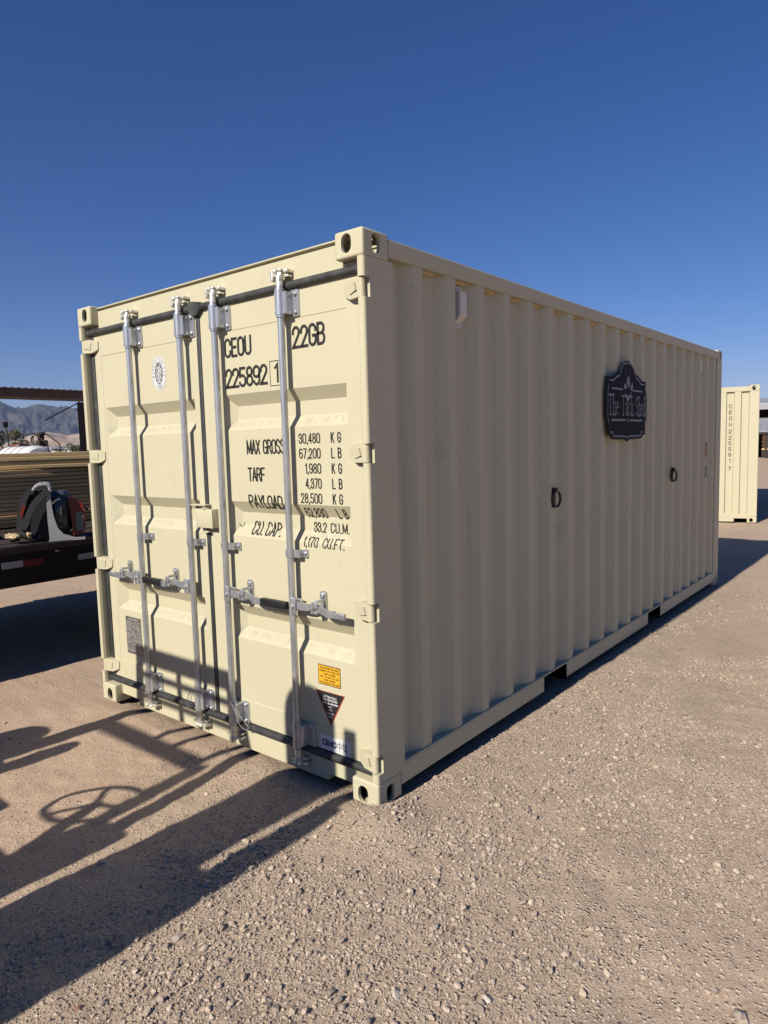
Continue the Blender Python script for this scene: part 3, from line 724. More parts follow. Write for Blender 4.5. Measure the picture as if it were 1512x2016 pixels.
    for i, (a, b) in enumerate((('30,480', 'KG'), ('67,200', 'LB'), ('1,980', 'KG'), ('4,370', 'LB'), ('28,500', 'KG'), ('62,830', 'LB'))):
        zt = 1.733 - .0720 * i; xl = -.488 if len(a) > 5 else -.452
        lettering(dr, [(a, xl, -.343, zt - .050, zt, .0056, .21), (b[0], -.274, -.252, zt - .050, zt, .0060), (b[1], -.232, -.209, zt - .050, zt, .0060)])
    lettering(dr, [('33.2', -.446, -.360, 1.251, 1.301, .0056, .21), ('CU.M.', -.334, -.209, 1.251, 1.301, .0054, .22)])
    lettering(dr, [('1,170', -.486, -.386, 1.180, 1.229, .0056, .22), ('CU.FT.', -.352, -.209, 1.180, 1.229, .0054, .22)])
    # stickers
    def film(parent, name, poly, m, y0, depth=.0012, lab=None):
        bm = B(); prism(bm, poly, lambda u, v: (u, y0 - depth, v), lambda u, v: (u, y0 + .0006, v)); o = part(name, bm, m, parent, smooth=False)
        if lab: o['label'] = lab
        return o
    yd = DY
    o = film(dr, 'sticker', [(-.414, .501), (-.264, .501), (-.264, .602), (-.414, .602)], M['blackfilm'], yd, .0008, 'yellow stacking test sticker with black border')
    film(dr, 'sticker', [(-.410, .505), (-.268, .505), (-.268, .598), (-.410, .598)], M['yellow'], yd, .0014)
    bm = B()
    for i, (t, a, b) in enumerate((('THIS CONTAINER HAS BEEN', .010, .134), ('DESIGNED AND TESTED FOR', .006, .138), ('7 HIGH STACKING', .030, .114), ('FOR 24.000 KG AND', .008, .136), ('9 HIGH STACKING', .034, .110), ('FOR 20.320 KG AND OVER', .008, .138))):
        z1 = .592 - .0148 * i; write(bm, t, -.410 + a, -.410 + b, z1 - .0092, z1, .0014, lambda u, v, l: (u, yd - .0020 - l * .3, v), .15, .05)
    part('sticker_lettering', bm, M['ink'], dr, smooth=False)
    tri = lambda k: [(-.339 - .100 * k, .4690 - .004 * (1 - k) * 8), (-.339, .295 + (1 - k) * .21), (-.339 + .100 * k, .4690 - .004 * (1 - k) * 8)]
    film(dr, 'sticker', tri(1.0), M['redfilm'], yd, .0008, 'black inverted triangle sticker with red edge'); film(dr, 'sticker', tri(.93), M['blackfilm'], yd, .0014)
    bm = B()
    for i, (t, hw, h) in enumerate((('ATTENTION', .044, .0125), ('THIS CONTAINER', .050, .009), ('MUST BE REPAIRED', .053, .009), ('ONLY', .013, .008), ('WITH', .013, .008), ('CORTEN', .022, .009), ('STEEL', .016, .008))):
        z1 = .449 - .0165 * i; write(bm, t, -.339 - hw, -.339 + hw, z1 - h, z1, .0022 if i < 3 else .0016, lambda u, v, l: (u, yd - .0020 - l * .3, v), .15, .05)
    part('sticker_lettering', bm, M['white'], dr, smooth=False)
    film(dr, 'sticker', [(-.411, .172), (-.211, .172), (-.211, .246), (-.411, .246)], M['white'], yd + .000, .0048, 'white maker sticker with navy lettering')
    bm = B(); f = lambda u, v, l: (u, yd - .0054 - l * .4, v)
    write(bm, 'CIMC', -.398, -.302, .192, .226, .0082, f, .2, .05); part('sticker_lettering', bm, M['navy'], dr, smooth=False)
    bm = B()
    for s in (arc(-.281, .213, .0, .0, 0, 1, 1), [(-.294, .221), (-.294, .205), (-.268, .205), (-.268, .221), (-.294, .221)], [(-.281, .232), (-.281, .186)],
              [(-.254, .234), (-.262, .218)], [(-.257, .226), (-.257, .202)], [(-.257, .225), (-.230, .225)], [(-.257, .217), (-.231, .217)], [(-.257, .209), (-.231, .209)], [(-.244, .232), (-.244, .186)], [(-.262, .201), (-.226, .201)], [(-.245, .200), (-.258, .188)], [(-.243, .200), (-.229, .188)]):
        if abs(s[0][0] - s[-1][0]) + abs(s[0][1] - s[-1][1]) > 1e-6 or len(s) > 2: ribbon(bm, s, .0026, f, 0, .05)
    part('sticker_lettering', bm, M['ink'], dr, smooth=False)
    # oval inspection emblem on the left door
    ex, ez, ea, eb = -1.637, 2.118, .074, .098
    el = lambda k, n=40: [(ex + ea * k * math.cos(2 * math.pi * i / n), ez + eb * k * math.sin(2 * math.pi * i / n)) for i in range(n)]
    film(dl, 'emblem', el(1), M['white'], yd, .0010, 'white oval classification emblem with grey figure')
    bm = B(); f = lambda u, v, l: (u, yd - .0016 - l * .3, v); ribbon(bm, [(ex + ea * .93 * math.cos(R(i * 9)), ez + eb * .93 * math.sin(R(i * 9))) for i in range(41)], .0016, f, 0, .05)
    def ring_text(txt, a0, a1, top):
        n = len(txt)
        for i, ch in enumerate(txt):
            if ch == ' ': continue
            a = R(a0 + (a1 - a0) * i / (n - 1)); cx, cz = ex + ea * .77 * math.cos(a), ez + eb * .79 * math.sin(a)
            ra = a - math.pi / 2 if top else a + math.pi / 2
            for st in G[ch]:
                q = []
                for (u, v) in st:
                    u = (u - .23) * .016; v = (v - .5) * .015; q.append((cx + u * math.cos(ra) - v * math.sin(ra), cz + u * math.sin(ra) + v * math.cos(ra)))
                ribbon(bm, q, .0022, f, 0, .05)
    ring_text('BUREAU VERITAS', 192, -12, True); ring_text('1828', 250, 290, False)
    part('emblem_lettering', bm, M['greyink'], dl, smooth=False)
    film(dl, 'emblem_field', [(ex + ea * .56 * math.cos(2 * math.pi * i / 32), ez + eb * .66 * math.sin(2 * math.pi * i / 32)) for i in range(32)], M['greyink'], yd, .0016)
    bm = B(); f = lambda u, v, l: (ex + u, yd - .0023 - l, ez + v)
    for st, sw in (([(0, .034), (.001, -.030)], .009), ([(-.028, -.004), (.028, .000)], .005), ([(-.026, .044), (-.022, .010), (-.006, .002)], .004), ([(.006, .006), (.010, .030), (.018, .050)], .005), ([(-.004, .026), (-.012, .034)], .006),
                   ([(.014, .018), (.022, .026), (.028, .014), (.020, .006), (.014, .018)], .005), ([(-.022, -.010), (-.020, -.030), (-.010, -.036)], .006), ([(.012, -.012), (.018, -.024), (.026, -.034)], .007), ([(-.006, -.034), (-.008, -.044)], .004), ([(.006, -.030), (.008, -.044)], .006), ([(-.016, -.054), (.0, -.048), (.018, -.054)], .006)):
        ribbon(bm, st, sw, f, 0, .05)
    part('emblem_figure', bm, M['white'], dl, smooth=False)
    # data plate
    film(dl, 'data_plate', [(-2.178, .352), (-2.000, .352), (-2.000, .598), (-2.178, .598)], M['plate'], yd, .0022, 'etched grey safety data plate full of small print')
    bm = B(); f = lambda u, v, l: (u, yd - .0026 - l * .2, v); rr = random.Random(3)
    write(bm, 'CSC SAFETY APPROVAL', -2.150, -2.028, .578, .588, .0018, f, .15, .05)
    for i in range(21):
        z = .566 - .0098 * i; x = -2.170
        while x < -2.010:
            x1 = min(-2.008, x + rr.uniform(.008, .045)); ribbon(bm, [(x, z), (x1, z)], rr.choice((.0018, .0026, .0032)), f, 0, .2); x = x1 + rr.uniform(.004, .012)
    part('plate_lettering', bm, M['plateink'], dl, smooth=False)
    # scuffs
    f = lambda u, v, l: (u, door_y(u, v) - .0008, v); rr = random.Random(9)
    for (x, z) in ((-1.60, 1.50), (-1.585, 1.56), (-1.52, 1.60), (-.15, 2.20), (-2.12, 2.18), (-1.72, 2.05), (-1.63, 1.72), (-.75, 1.46), (-.70, 1.45), (-.86, 1.47), (-.33, .72), (-.155, .60), (-1.25, 2.33), (-.40, 2.34), (-.50, .62), (-.93, .56), (-1.50, .66), (-.66, 1.02), (-.24, 1.1), (-.78, .50)):
        bm = B(); a = rr.uniform(0, 3.1); L = rr.uniform(.004, .018); ribbon(bm, [(x, z), (x + L * math.cos(a), z + L * math.sin(a))], rr.uniform(.0012, .003), f, 0, .1)
        part('scuff_mark', bm, M['scuff'], dl if x < DCX else dr, smooth=False)
    # side walls
    bm, pr = corrugated(-.010, -.052, 20, .205, 5.853, .150, 2.508); part('side_wall', bm, M['side'], root, smooth=False)
    bm, _ = corrugated(-2.428, -2.390, 20, .205, 5.853, .150, 2.508); part('side_wall', bm, M['side'], root, smooth=False)
    for xa in (0, -2.378):
        bm = B(); box(bm, xa - .060, xa, .178, 5.880, 2.506, 2.572, .005, 2); box(bm, xa - .055, xa - .004, .178, 5.880, 2.494, 2.507); part('top_rail', bm, M['rail'], root, flat=.002)
    # bottom rails: C section with forklift pockets
    for sx in (0, 1):
        bm = B(); fx = (lambda x: x) if not sx else (lambda x: -2.438 - x)
        pk = [(1.687, 2.034), (3.691, 4.037)]; ys = [.178, 1.687, 2.034, 3.691, 4.037, 5.880]
        def rb(a, b, c, d, e, f_): box(bm, min(fx(a), fx(b)), max(fx(a), fx(b)), c, d, e, f_, .0015)
        for i in range(0, 6, 2): rb(-.007, -.0018, ys[i], ys[i + 1], .050, .1445); rb(-.045, -.0065, ys[i], ys[i + 1], .046, .052)
        rb(-.052, -.0022, .178, 5.88, .1450, .1560)
        part('bottom_rail', bm, M['rail'], root)
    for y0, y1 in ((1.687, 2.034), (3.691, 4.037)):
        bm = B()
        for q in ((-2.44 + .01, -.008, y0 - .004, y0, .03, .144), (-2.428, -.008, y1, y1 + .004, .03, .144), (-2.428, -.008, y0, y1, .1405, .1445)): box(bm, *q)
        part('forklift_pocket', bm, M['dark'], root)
    # tan wedges in the tops of the corrugations
    bm = B(); k = 0; rr = random.Random(4)
    while .44 + .2842 * k < 5.8:
        a = .44 + .2842 * k + .0; b = a + .2842 - .072
        pts = [(a + .004, 2.494), (a + .05, 2.480 - rr.uniform(0, .01)), (a + .10, 2.478 - rr.uniform(0, .01)), (b - .05, 2.487), (b, 2.4925), (b, 2.494)]
        prism(bm, pts, lambda u, v: (-.048, u, v), lambda u, v: (-.034, u, v)); k += 1
    part('tan_wedge', bm, M['tan_wedge'], root)
    # vents
    for y in (.795, 5.24):
        bm = B(); zt, zb = 2.470, 2.262; x = -.046
        prism(bm, [(x, zt), (x + .004, zt), (x + .006, zt - .026), (x + .040, zt - .034), (x + .040, zb + .058), (x + .006, zb + .026), (x + .004, zb), (x, zb)], lambda u, v: (u, y - .030, v), lambda u, v: (u, y + .030, v))
        for zz in (zt - .013, zb + .012):
            for dy in (-.012, .014): tube(bm, [(x + .003, y + dy, zz), (x + .008, y + dy, zz)], .0055, 8)
        o = part('vent_cover', bm, M['vent'], root, ang=20)
    # black flush rings on the wall
    for y, z in ((1.85, 1.30), (4.35, 1.32)):
        bm = B(); X = -.010
        prism(bm, rrect(y - .030, y + .020, z - .070, z + .062, .020), lambda u, v: (X, u, v), lambda u, v: (X + .006, u, v))
        box(bm, X + .004, X + .030, y - .022, y + .010, z + .030, z + .062, .004, 2)
        rg = [(X + .018 + .012 * math.sin(t), y + .002 + .034 * math.sin(t * 1.0), z - .012 + .050 * math.cos(t)) for t in [2 * math.pi * i / 24 for i in range(25)]]
        tube(bm, rg, .0085, 8, False); part('tie_ring', bm, M['blackpaint'], root)
    for (za, zb, w_) in ((1.455, 1.592, .05), (1.245, 1.340, .045)):
        bm = B(); y0 = 5.487; q = [(y0, za), (y0, zb), (y0 + w_, zb - .006), (y0 + w_, za + .006), (y0, za)]
        for a, b in zip(q, q[1:]): ribbon(bm, [a, b], .014, lambda u, v, l: (-.0085, u, v), 0, .2)
        part('warning_decal', bm, M['ink'], root, smooth=False)
    bm = B(); prism(bm, [(5.492, 1.46), (5.534, 1.468), (5.534, 1.58), (5.492, 1.587)], lambda u, v: (-.0095, u, v), lambda u, v: (-.0088, u, v)); part('warning_decal', bm, M['orangedecal'], root, smooth=False)
    # roof, floor, end wall
    bm = B(); box(bm, -2.378, -.060, .17, 5.9, 2.548, 2.560); 
    for k in range(18): box(bm, -2.33, -.11, .42 + k * .3, .52 + k * .3, 2.5602, 2.572, .008)
    part('roof', bm, M['roof'], root)
    bm = B(); box(bm, -2.38, -.06, .175, 5.9, .118, .148); part('floor', bm, M['dark'], root)
    bm = B(); end_wall_profile(bm, -2.30, -.14, 6.052, 1); part('end_wall', bm, M['side'], root, smooth=False)
    bm = B(); box(bm, -2.276, -.162, 5.98, 6.050, 2.49, 2.572, .004); part('end_header', bm, M['cream'], root)
    bm = B(); box(bm, -2.276, -.162, 5.98, 6.050, .04, .170, .004); part('end_sill', bm, M['cream'], root)
    return root
def end_wall_profile(bm, x0, x1, yo, sgn, z0=.165, z1=2.50):
    pr = []; x = x1; k = 0; yi = yo - sgn * .045
    pr.append((x, yo - sgn * .008))
    p = .250
    while x - p > x0 - .01:
        pr += [(x - .012, yi), (x - .125, yi), (x - .143, yo - sgn * .008), (x - .250 + .001, yo - sgn * .008)]; x -= p
    a = [bm.verts.new((u, v, z0)) for u, v in pr]; b = [bm.verts.new((u, v, z1)) for u, v in pr]
    for i in range(len(pr) - 1): bm.faces.new((a[i], a[i + 1], b[i + 1], b[i]))

main = build_container()
# ---------------------------------------------------------------- name sign on the long side
def build_sign():
    root = empty('sign', (0, 3.10, 1.65)); tag(root, 'black cut-metal name board with a domed top and silver lettering on the shaded container side', 'sign')
    f = lambda d: (lambda u, v: (d, u, v))
    half = [(0, .612)] + [(.185 * math.sin(R(a)), .43 + .182 * math.cos(R(a))) for a in (15, 30, 45, 60, 75, 88)] + [(.20, .515), (.235, .508), (.27, .495), (.31, .478), (.345, .472), (.418, .472), (.418, .420), (.430, .395), (.444, .372), (.444, .168), (.430, .145), (.415, .125), (.415, .040), (.355, .040), (.340, .022), (.315, .012), (.29, .010), (.05, .006), (.03, -.004), (0, -.010)]
    half = [(a, b) for a, b in half if not (a < .2 and b < .515 and b > .4)]
    poly = half + [(-a, b) for a, b in half[-2:0:-1]]
    bm = B(); prism(bm, poly, f(.012), f(.016)); part('back_plate', bm, M['signback'], root, smooth=False)
    inner = [(a * .945, .30 + (b - .30) * .945) for a, b in poly]
    bm = B(); prism(bm, inner, f(.0165), f(.0185)); part('front_panel', bm, M['signpanel'], root, smooth=False)
    bm = B(); g = lambda u, v, l: (.0190 + l, u, v)
    def rb(q, w): ribbon(bm, q, w, g, 0, .2)
    for s in (1, -1):
        rb([(s * .365, .445), (s * .30, .446), (s * .265, .462), (s * .22, .480), (s * .175, .488)], .012)
        rb([(s * .165, .50), (s * .14, .545), (s * .10, .575), (s * .05, .590), (0, .594)], .009)
        rb([(s * .385, .41), (s * .405, .365), (s * .408, .18), (s * .385, .13)], .007)
        rb([(s * .345, .066), (s * .315, .066), (s * .29, .034), (s * .04, .032), (0, .020)], .010)
        rb([(s * .325, .388), (s * .11, .388)], .013); rb([(s * .325, .155), (s * .045, .155)], .015)
    rb([(0, .163), (0, .145)], .018)
    part('border_line', bm, M['signtext'], root, smooth=False)
    bm = B()
    rb([(-.035, .50), (-.035, .55)], .004); rb([(.045, .49), (.045, .55)], .004); rb([(-.04, .47), (-.04, .44)], .004)
    prism(bm, [(-.015, .490), (.030, .486), (.042, .430), (.012, .408), (-.018, .436)], f(.0190), f(.0205))
    prism(bm, [(-.085, .395), (-.080, .425), (-.055, .440), (-.012, .404), (-.045, .395)], f(.0190), f(.0205))
    prism(bm, [(.098, .455), (.108, .420), (.095, .385), (.060, .395), (.050, .415), (.078, .430)], f(.0190), f(.0205))
    prism(bm, [(-.072, .385), (-.055, .36), (.0, .342), (.05, .355), (.078, .385), (.068, .345), (.0, .292), (-.045, .335)], f(.0190), f(.0205))
    part('knot_emblem', bm, M['signtext'], root, smooth=False)
    for t, x0, x1 in (('The', -.385, -.19), ('Tack', -.120, .125), ('Shed', .180, .388)):
        bm = B(); fl = lambda u, v, l: (.0190 + l, u, v); write(bm, t, x0, x1, .195, .342, .0085, fl, .26, .2)
        for st in layout(t, x0 + .005, x1 - .005, .195, .340, .26):
            for p in (st[0], st[-1]):
                if abs(p[1] - .195) < .01 or abs(p[1] - .340) < .01: ribbon(bm, [(p[0] - .009, p[1]), (p[0] + .008, p[1])], .015, fl, .0006, .2)
        part('lettering', bm, M['signtext'], root, smooth=False)
    bm = B(); rr = random.Random(2); x = -.27
    while x < .28:
        h = rr.choice((.022, .026, .048)); L = rr.uniform(.012, .026); z = .095
        ribbon(bm, [(x, z - (.02 if rr.random() < .2 else 0)), (x + .012, z + h), (x + .020, z + h * .5), (x + L, z)], .0065, lambda u, v, l: (.0190, u, v), 0, .2); x += L + .008
        if rr.random() < .14: x += .03
    part('script_line', bm, M['signback'], root, smooth=False)
build_sign()

# ---------------------------------------------------------------- second container
def build_second():
    root = empty('shipping_container', (-.765, 12.16, 0), R(13.5))
    tag(root, 'smaller looking cream shipping container standing beyond the first, blank corrugated end with a vertical number', 'shipping container', 'cream shipping containers')
    bm = B(); end_wall_profile(bm, -2.27, -.165, 0.0, -1, .165, 2.50); part('end_wall', bm, M['door'], root, smooth=False)
    for x0 in (-.165, -2.438): bm = B(); box(bm, x0, x0 + .165, 0, .165, .118, 2.473, .010, 2); part('corner_post', bm, M['cream'], root, flat=.002)
    for x0 in (-.165, -2.438): bm = B(); box(bm, x0, x0 + .165, 5.89, 6.058, .118, 2.473, .010, 2); part('corner_post', bm, M['cream'], root, flat=.002)
    bm = B(); box(bm, -2.276, -.162, .004, .09, 2.475, 2.568, .005); part('end_header', bm, M['cream'], root, flat=.002)
    bm = B(); box(bm, -2.276, -.162, .004, .09, .078, .170, .004); box(bm, -2.05, -.385, .0045, .09, .014, .0775, .003); part('end_sill', bm, M['cream'], root, flat=.002)
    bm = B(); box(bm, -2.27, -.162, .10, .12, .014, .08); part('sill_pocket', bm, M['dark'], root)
    for sx in (1, -1):
        for sy in (1, -1):
            for top in (0, 1):
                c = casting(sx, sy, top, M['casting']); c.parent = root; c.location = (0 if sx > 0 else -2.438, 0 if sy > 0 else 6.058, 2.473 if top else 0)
    for xo, xi, s in ((-.010, -.048, 0), (-2.428, -2.390, 1)):
        bm, pr = corrugated(xo, xi, 20, .165, 5.89, .15, 2.508); part('side_wall', bm, M['side'], root, smooth=False)
        xa = 0 if not s else -2.378
        bm = B(); box(bm, xa - .06, xa, .178, 5.88, 2.506, 2.570, .005, 2); part('top_rail', bm, M['rail'], root, flat=.002)
        bm = B(); box(bm, xa - .05 if not s else -2.438, xa if not s else -2.390, .178, 5.88, .03, .155, .003); part('bottom_rail', bm, M['rail'], root, flat=.002)
    bm = B(); box(bm, -2.37, -.06, .1, 5.95, 2.545, 2.56); part('roof', bm, M['roof'], root)
    bm = B(); box(bm, -2.38, -.06, .13, 5.9, .118, .148); part('floor', bm, M['dark'], root)
    bm = B(); box(bm, -2.27, -.165, 6.0, 6.04, .15, 2.5); part('door', bm, M['cream'], root)
    for ch, z in zip('CEOU2255917', (2.21, 2.098, 1.985, 1.875, 1.737, 1.62, 1.511, 1.404, 1.296, 1.181, 1.03)):
        bm = B(); a, b = (-.505, -.452) if ch != '1' else (-.490, -.465)
        write(bm, ch, a, b, z - .037, z + .037, .0098, lambda u, v, l: (u, .0405, v)); part('lettering', bm, M['ink'], root, smooth=False)
    bm = B(); ribbon(bm, [(-.075, 2.57), (-.112, 2.568), (-.125, 2.54), (-.115, 2.505), (-.09, 2.495)], .012, lambda u, v, l: (u, -.002, v)); part('wear_mark', bm, M['ink'], root, smooth=False)
build_second()

# ---------------------------------------------------------------- flat deck trailer with lumber
M['trailer'] = mat('trailer_black_paint', (.004, .004, .004), .5, spec=.25, var=.4, bump=.1)
M['deck'] = mat('deck_planks', (.035, .025, .020), .8, var=.5, vs=9)
M['tyre'] = mat('tyre_rubber', (.018, .018, .018), .8)
M['tapew'] = mat('white_reflector', (.30, .30, .31), .4); M['taper'] = mat('red_reflector', (.10, .006, .006), .4); M['labelgrey'] = mat('grey_label', (.22, .21, .21), .5)
def build_trailer():
    root = empty('flatbed_trailer', (0, 0, 0)); tag(root, 'black flatbed trailer with red and white reflector tape carrying lumber', 'trailer')
    Y0, Y1 = -5.6, 3.2
    bm = B(); X = -3.45
    box(bm, X - .07, X, Y0, Y1, .945, .975, .004); box(bm, X - .014, X - .006, Y0, Y1, .70, .945); box(bm, X - .07, X - .002, Y0, Y1, .672, .70, .003)
    part('side_rail', bm, M['trailer'], root)
    bm = B(); box(bm, -6.1, -6.03, Y0, Y1, .672, .975, .004); part('side_rail', bm, M['trailer'], root)
    bm = B()
    k = 0; x = -6.025
    while x < -3.53: box(bm, x, x + .145, Y0, Y1, .925, .968 + .003 * (k % 3), .003); x += .152; k += 1
    part('deck', bm, M['deck'], root)
    bm = B(); box(bm, -6.02, -3.52, Y0, Y1, .912, .9235); part('light_block_sheet', bm, M['trailer'], root)  # added under the planks to keep light slits out of the trailer's shadow
    for x in (-4.3, -5.25): bm = B(); box(bm, x - .06, x + .06, Y0, Y1, .55, .92); part('chassis_beam', bm, M['trailer'], root)
    for y in np.arange(Y0 + .3, Y1, .6): bm = B(); box(bm, -6.02, -3.52, y, y + .06, .80, .911); part('cross_member', bm, M['trailer'], root)
    for y0, y1, z0, z1, m in ((-.185, -.030, .818, .868, 'tapew'), (-.029, .125, .815, .865, 'taper'), (.398, .555, .806, .852, 'tapew'), (.556, .70, .806, .852, 'taper'), (-.80, -.65, .818, .868, 'tapew'), (-.649, -.50, .818, .868, 'taper')):
        bm = B(); box(bm, X - .006, X - .0045, y0, y1, z0, z1); part('reflector_tape', bm, M[m], root)
    bm = B(); ball(bm, (X - .002, .235, .905), .012, 2, (.4, 1.6, .7)); part('marker_lamp', bm, M['steel'], root)
    for y in (-2.9, -3.8):
        for x in (-3.72, -5.83):
            bm = B(); tube(bm, [(x - .12, y, .40), (x - .10, y, .40), (x + .10, y, .40), (x + .12, y, .40)], [.36, .40, .40, .36], 28); wv = part('wheel', bm, M['tyre'], root)
            bm = B(); tube(bm, [(x - .125, y, .40), (x + .125, y, .40)], [.22, .22], 24); part('rim', bm, M['steel'], wv)
        bm = B(); tube(bm, [(-5.8, y, .40), (-3.75, y, .40)], .06, 12); part('axle', bm, M['trailer'], root)
    bm = B(); box(bm, -4.9, -4.65, -7.6, Y0, .55, .75, .01); box(bm, -4.86, -4.69, -7.6, -7.4, .10, .55, .01); part('gooseneck', bm, M['trailer'], root)
    for x in (-4.0, -5.6): bm = B(); box(bm, x - .05, x + .05, 2.9, 3.0, .0, .7, .005); box(bm, x - .1, x + .1, 2.85, 3.05, -.01, .012, .004); part('rear_leg', bm, M['trailer'], root)
build_trailer()
def wood(name, a, b):
    m = bpy.data.materials.new(name); m.use_nodes = True; n = NT(m); v = n.coords((9, .5, 22), 'Object'); oi = n.n('ShaderNodeObjectInfo')
    f = n.noise(3, 6, .6, v, .6); c = n.ramp(f, [(.3, a), (.7, b)])
    c = n.mix(n.math('MULTIPLY', oi.outputs['Random'], .35), c, (.40, .24, .11)); kn = n.noise(4, 2, .5, n.coords((3, 2.4, 6)))
    c = n.mix(n.math('MULTIPLY', n.math('SUBTRACT', kn, .70, True), 6, True), c, (.10, .055, .03))
    n.l(c, n.b.inputs['Base Color']); n.b.inputs['Roughness'].default_value = .75; return m
M['wood'] = wood('sawn_pine', (.62, .38, .15), (.78, .52, .24)); M['woodlight'] = wood('fresh_pine', (.55, .39, .17), (.70, .52, .27))
ORD = ['lowest', 'second', 'third', 'fourth', 'fifth', 'sixth', 'seventh', 'eighth', 'ninth', 'tenth', 'eleventh', 'twelfth', 'thirteenth', 'fourteenth']
rr = random.Random(8)
for k in range(14):
    z = .985 + .0385 * k; bm = B(); dx = rr.uniform(-.022, .022)
    yc = .3; L = 2.42 + rr.uniform(-.05, .05); ww = 1.15
    box(bm, -ww / 2, ww / 2, -L, L, 0, .0345, .005, 2)
    o = part('lumber_board', bm, M['wood'], None, flat=.002); o.location = (-4.86 - ww / 2 + dx, yc, z); o.rotation_euler = (0, 0, R(-2.6 + rr.uniform(-.25, .25)))
    tag(o, f'{ORD[k]} brown board from the bottom in the main lumber stack on the trailer' if k else 'lowest brown board in the main lumber stack on the trailer', 'board', 'boards stacked on the trailer')
for k in range(4):
    z = 1.528 + .0385 * k; bm = B(); L = 1.5 + rr.uniform(-.05, .05); ww = .98
    box(bm, -ww / 2, ww / 2, -L, L, 0, .0365, .006, 2); o = part('lumber_board', bm, M['woodlight'], None, flat=.002); o.location = (-4.92 - ww / 2 - .012 * (k % 2), .3, z); o.rotation_euler = (0, 0, R(-11 + rr.uniform(-.4, .4)))
    tag(o, ('lowest' if k == 0 else ORD[k]) + ' pale board of the thin pack laid on top of the lumber stack' if k < 3 else 'topmost pale board of the whole lumber stack on the trailer', 'board', 'boards stacked on the trailer')
# black ramp wedge lying beside the lumber
bm = B(); prism(bm, [(-.85, .985), (.07, .985), (.05, 1.03), (-.25, 1.16), (-.85, 1.24)], lambda u, v: (-4.35, u, v), lambda u, v: (-4.05, u, v)); o = part('loading_ramp', bm, M['trailer'], None, smooth=False)
tag(o, 'black wedge shaped loading ramp lying on the trailer left of the leaf blower', 'ramp')

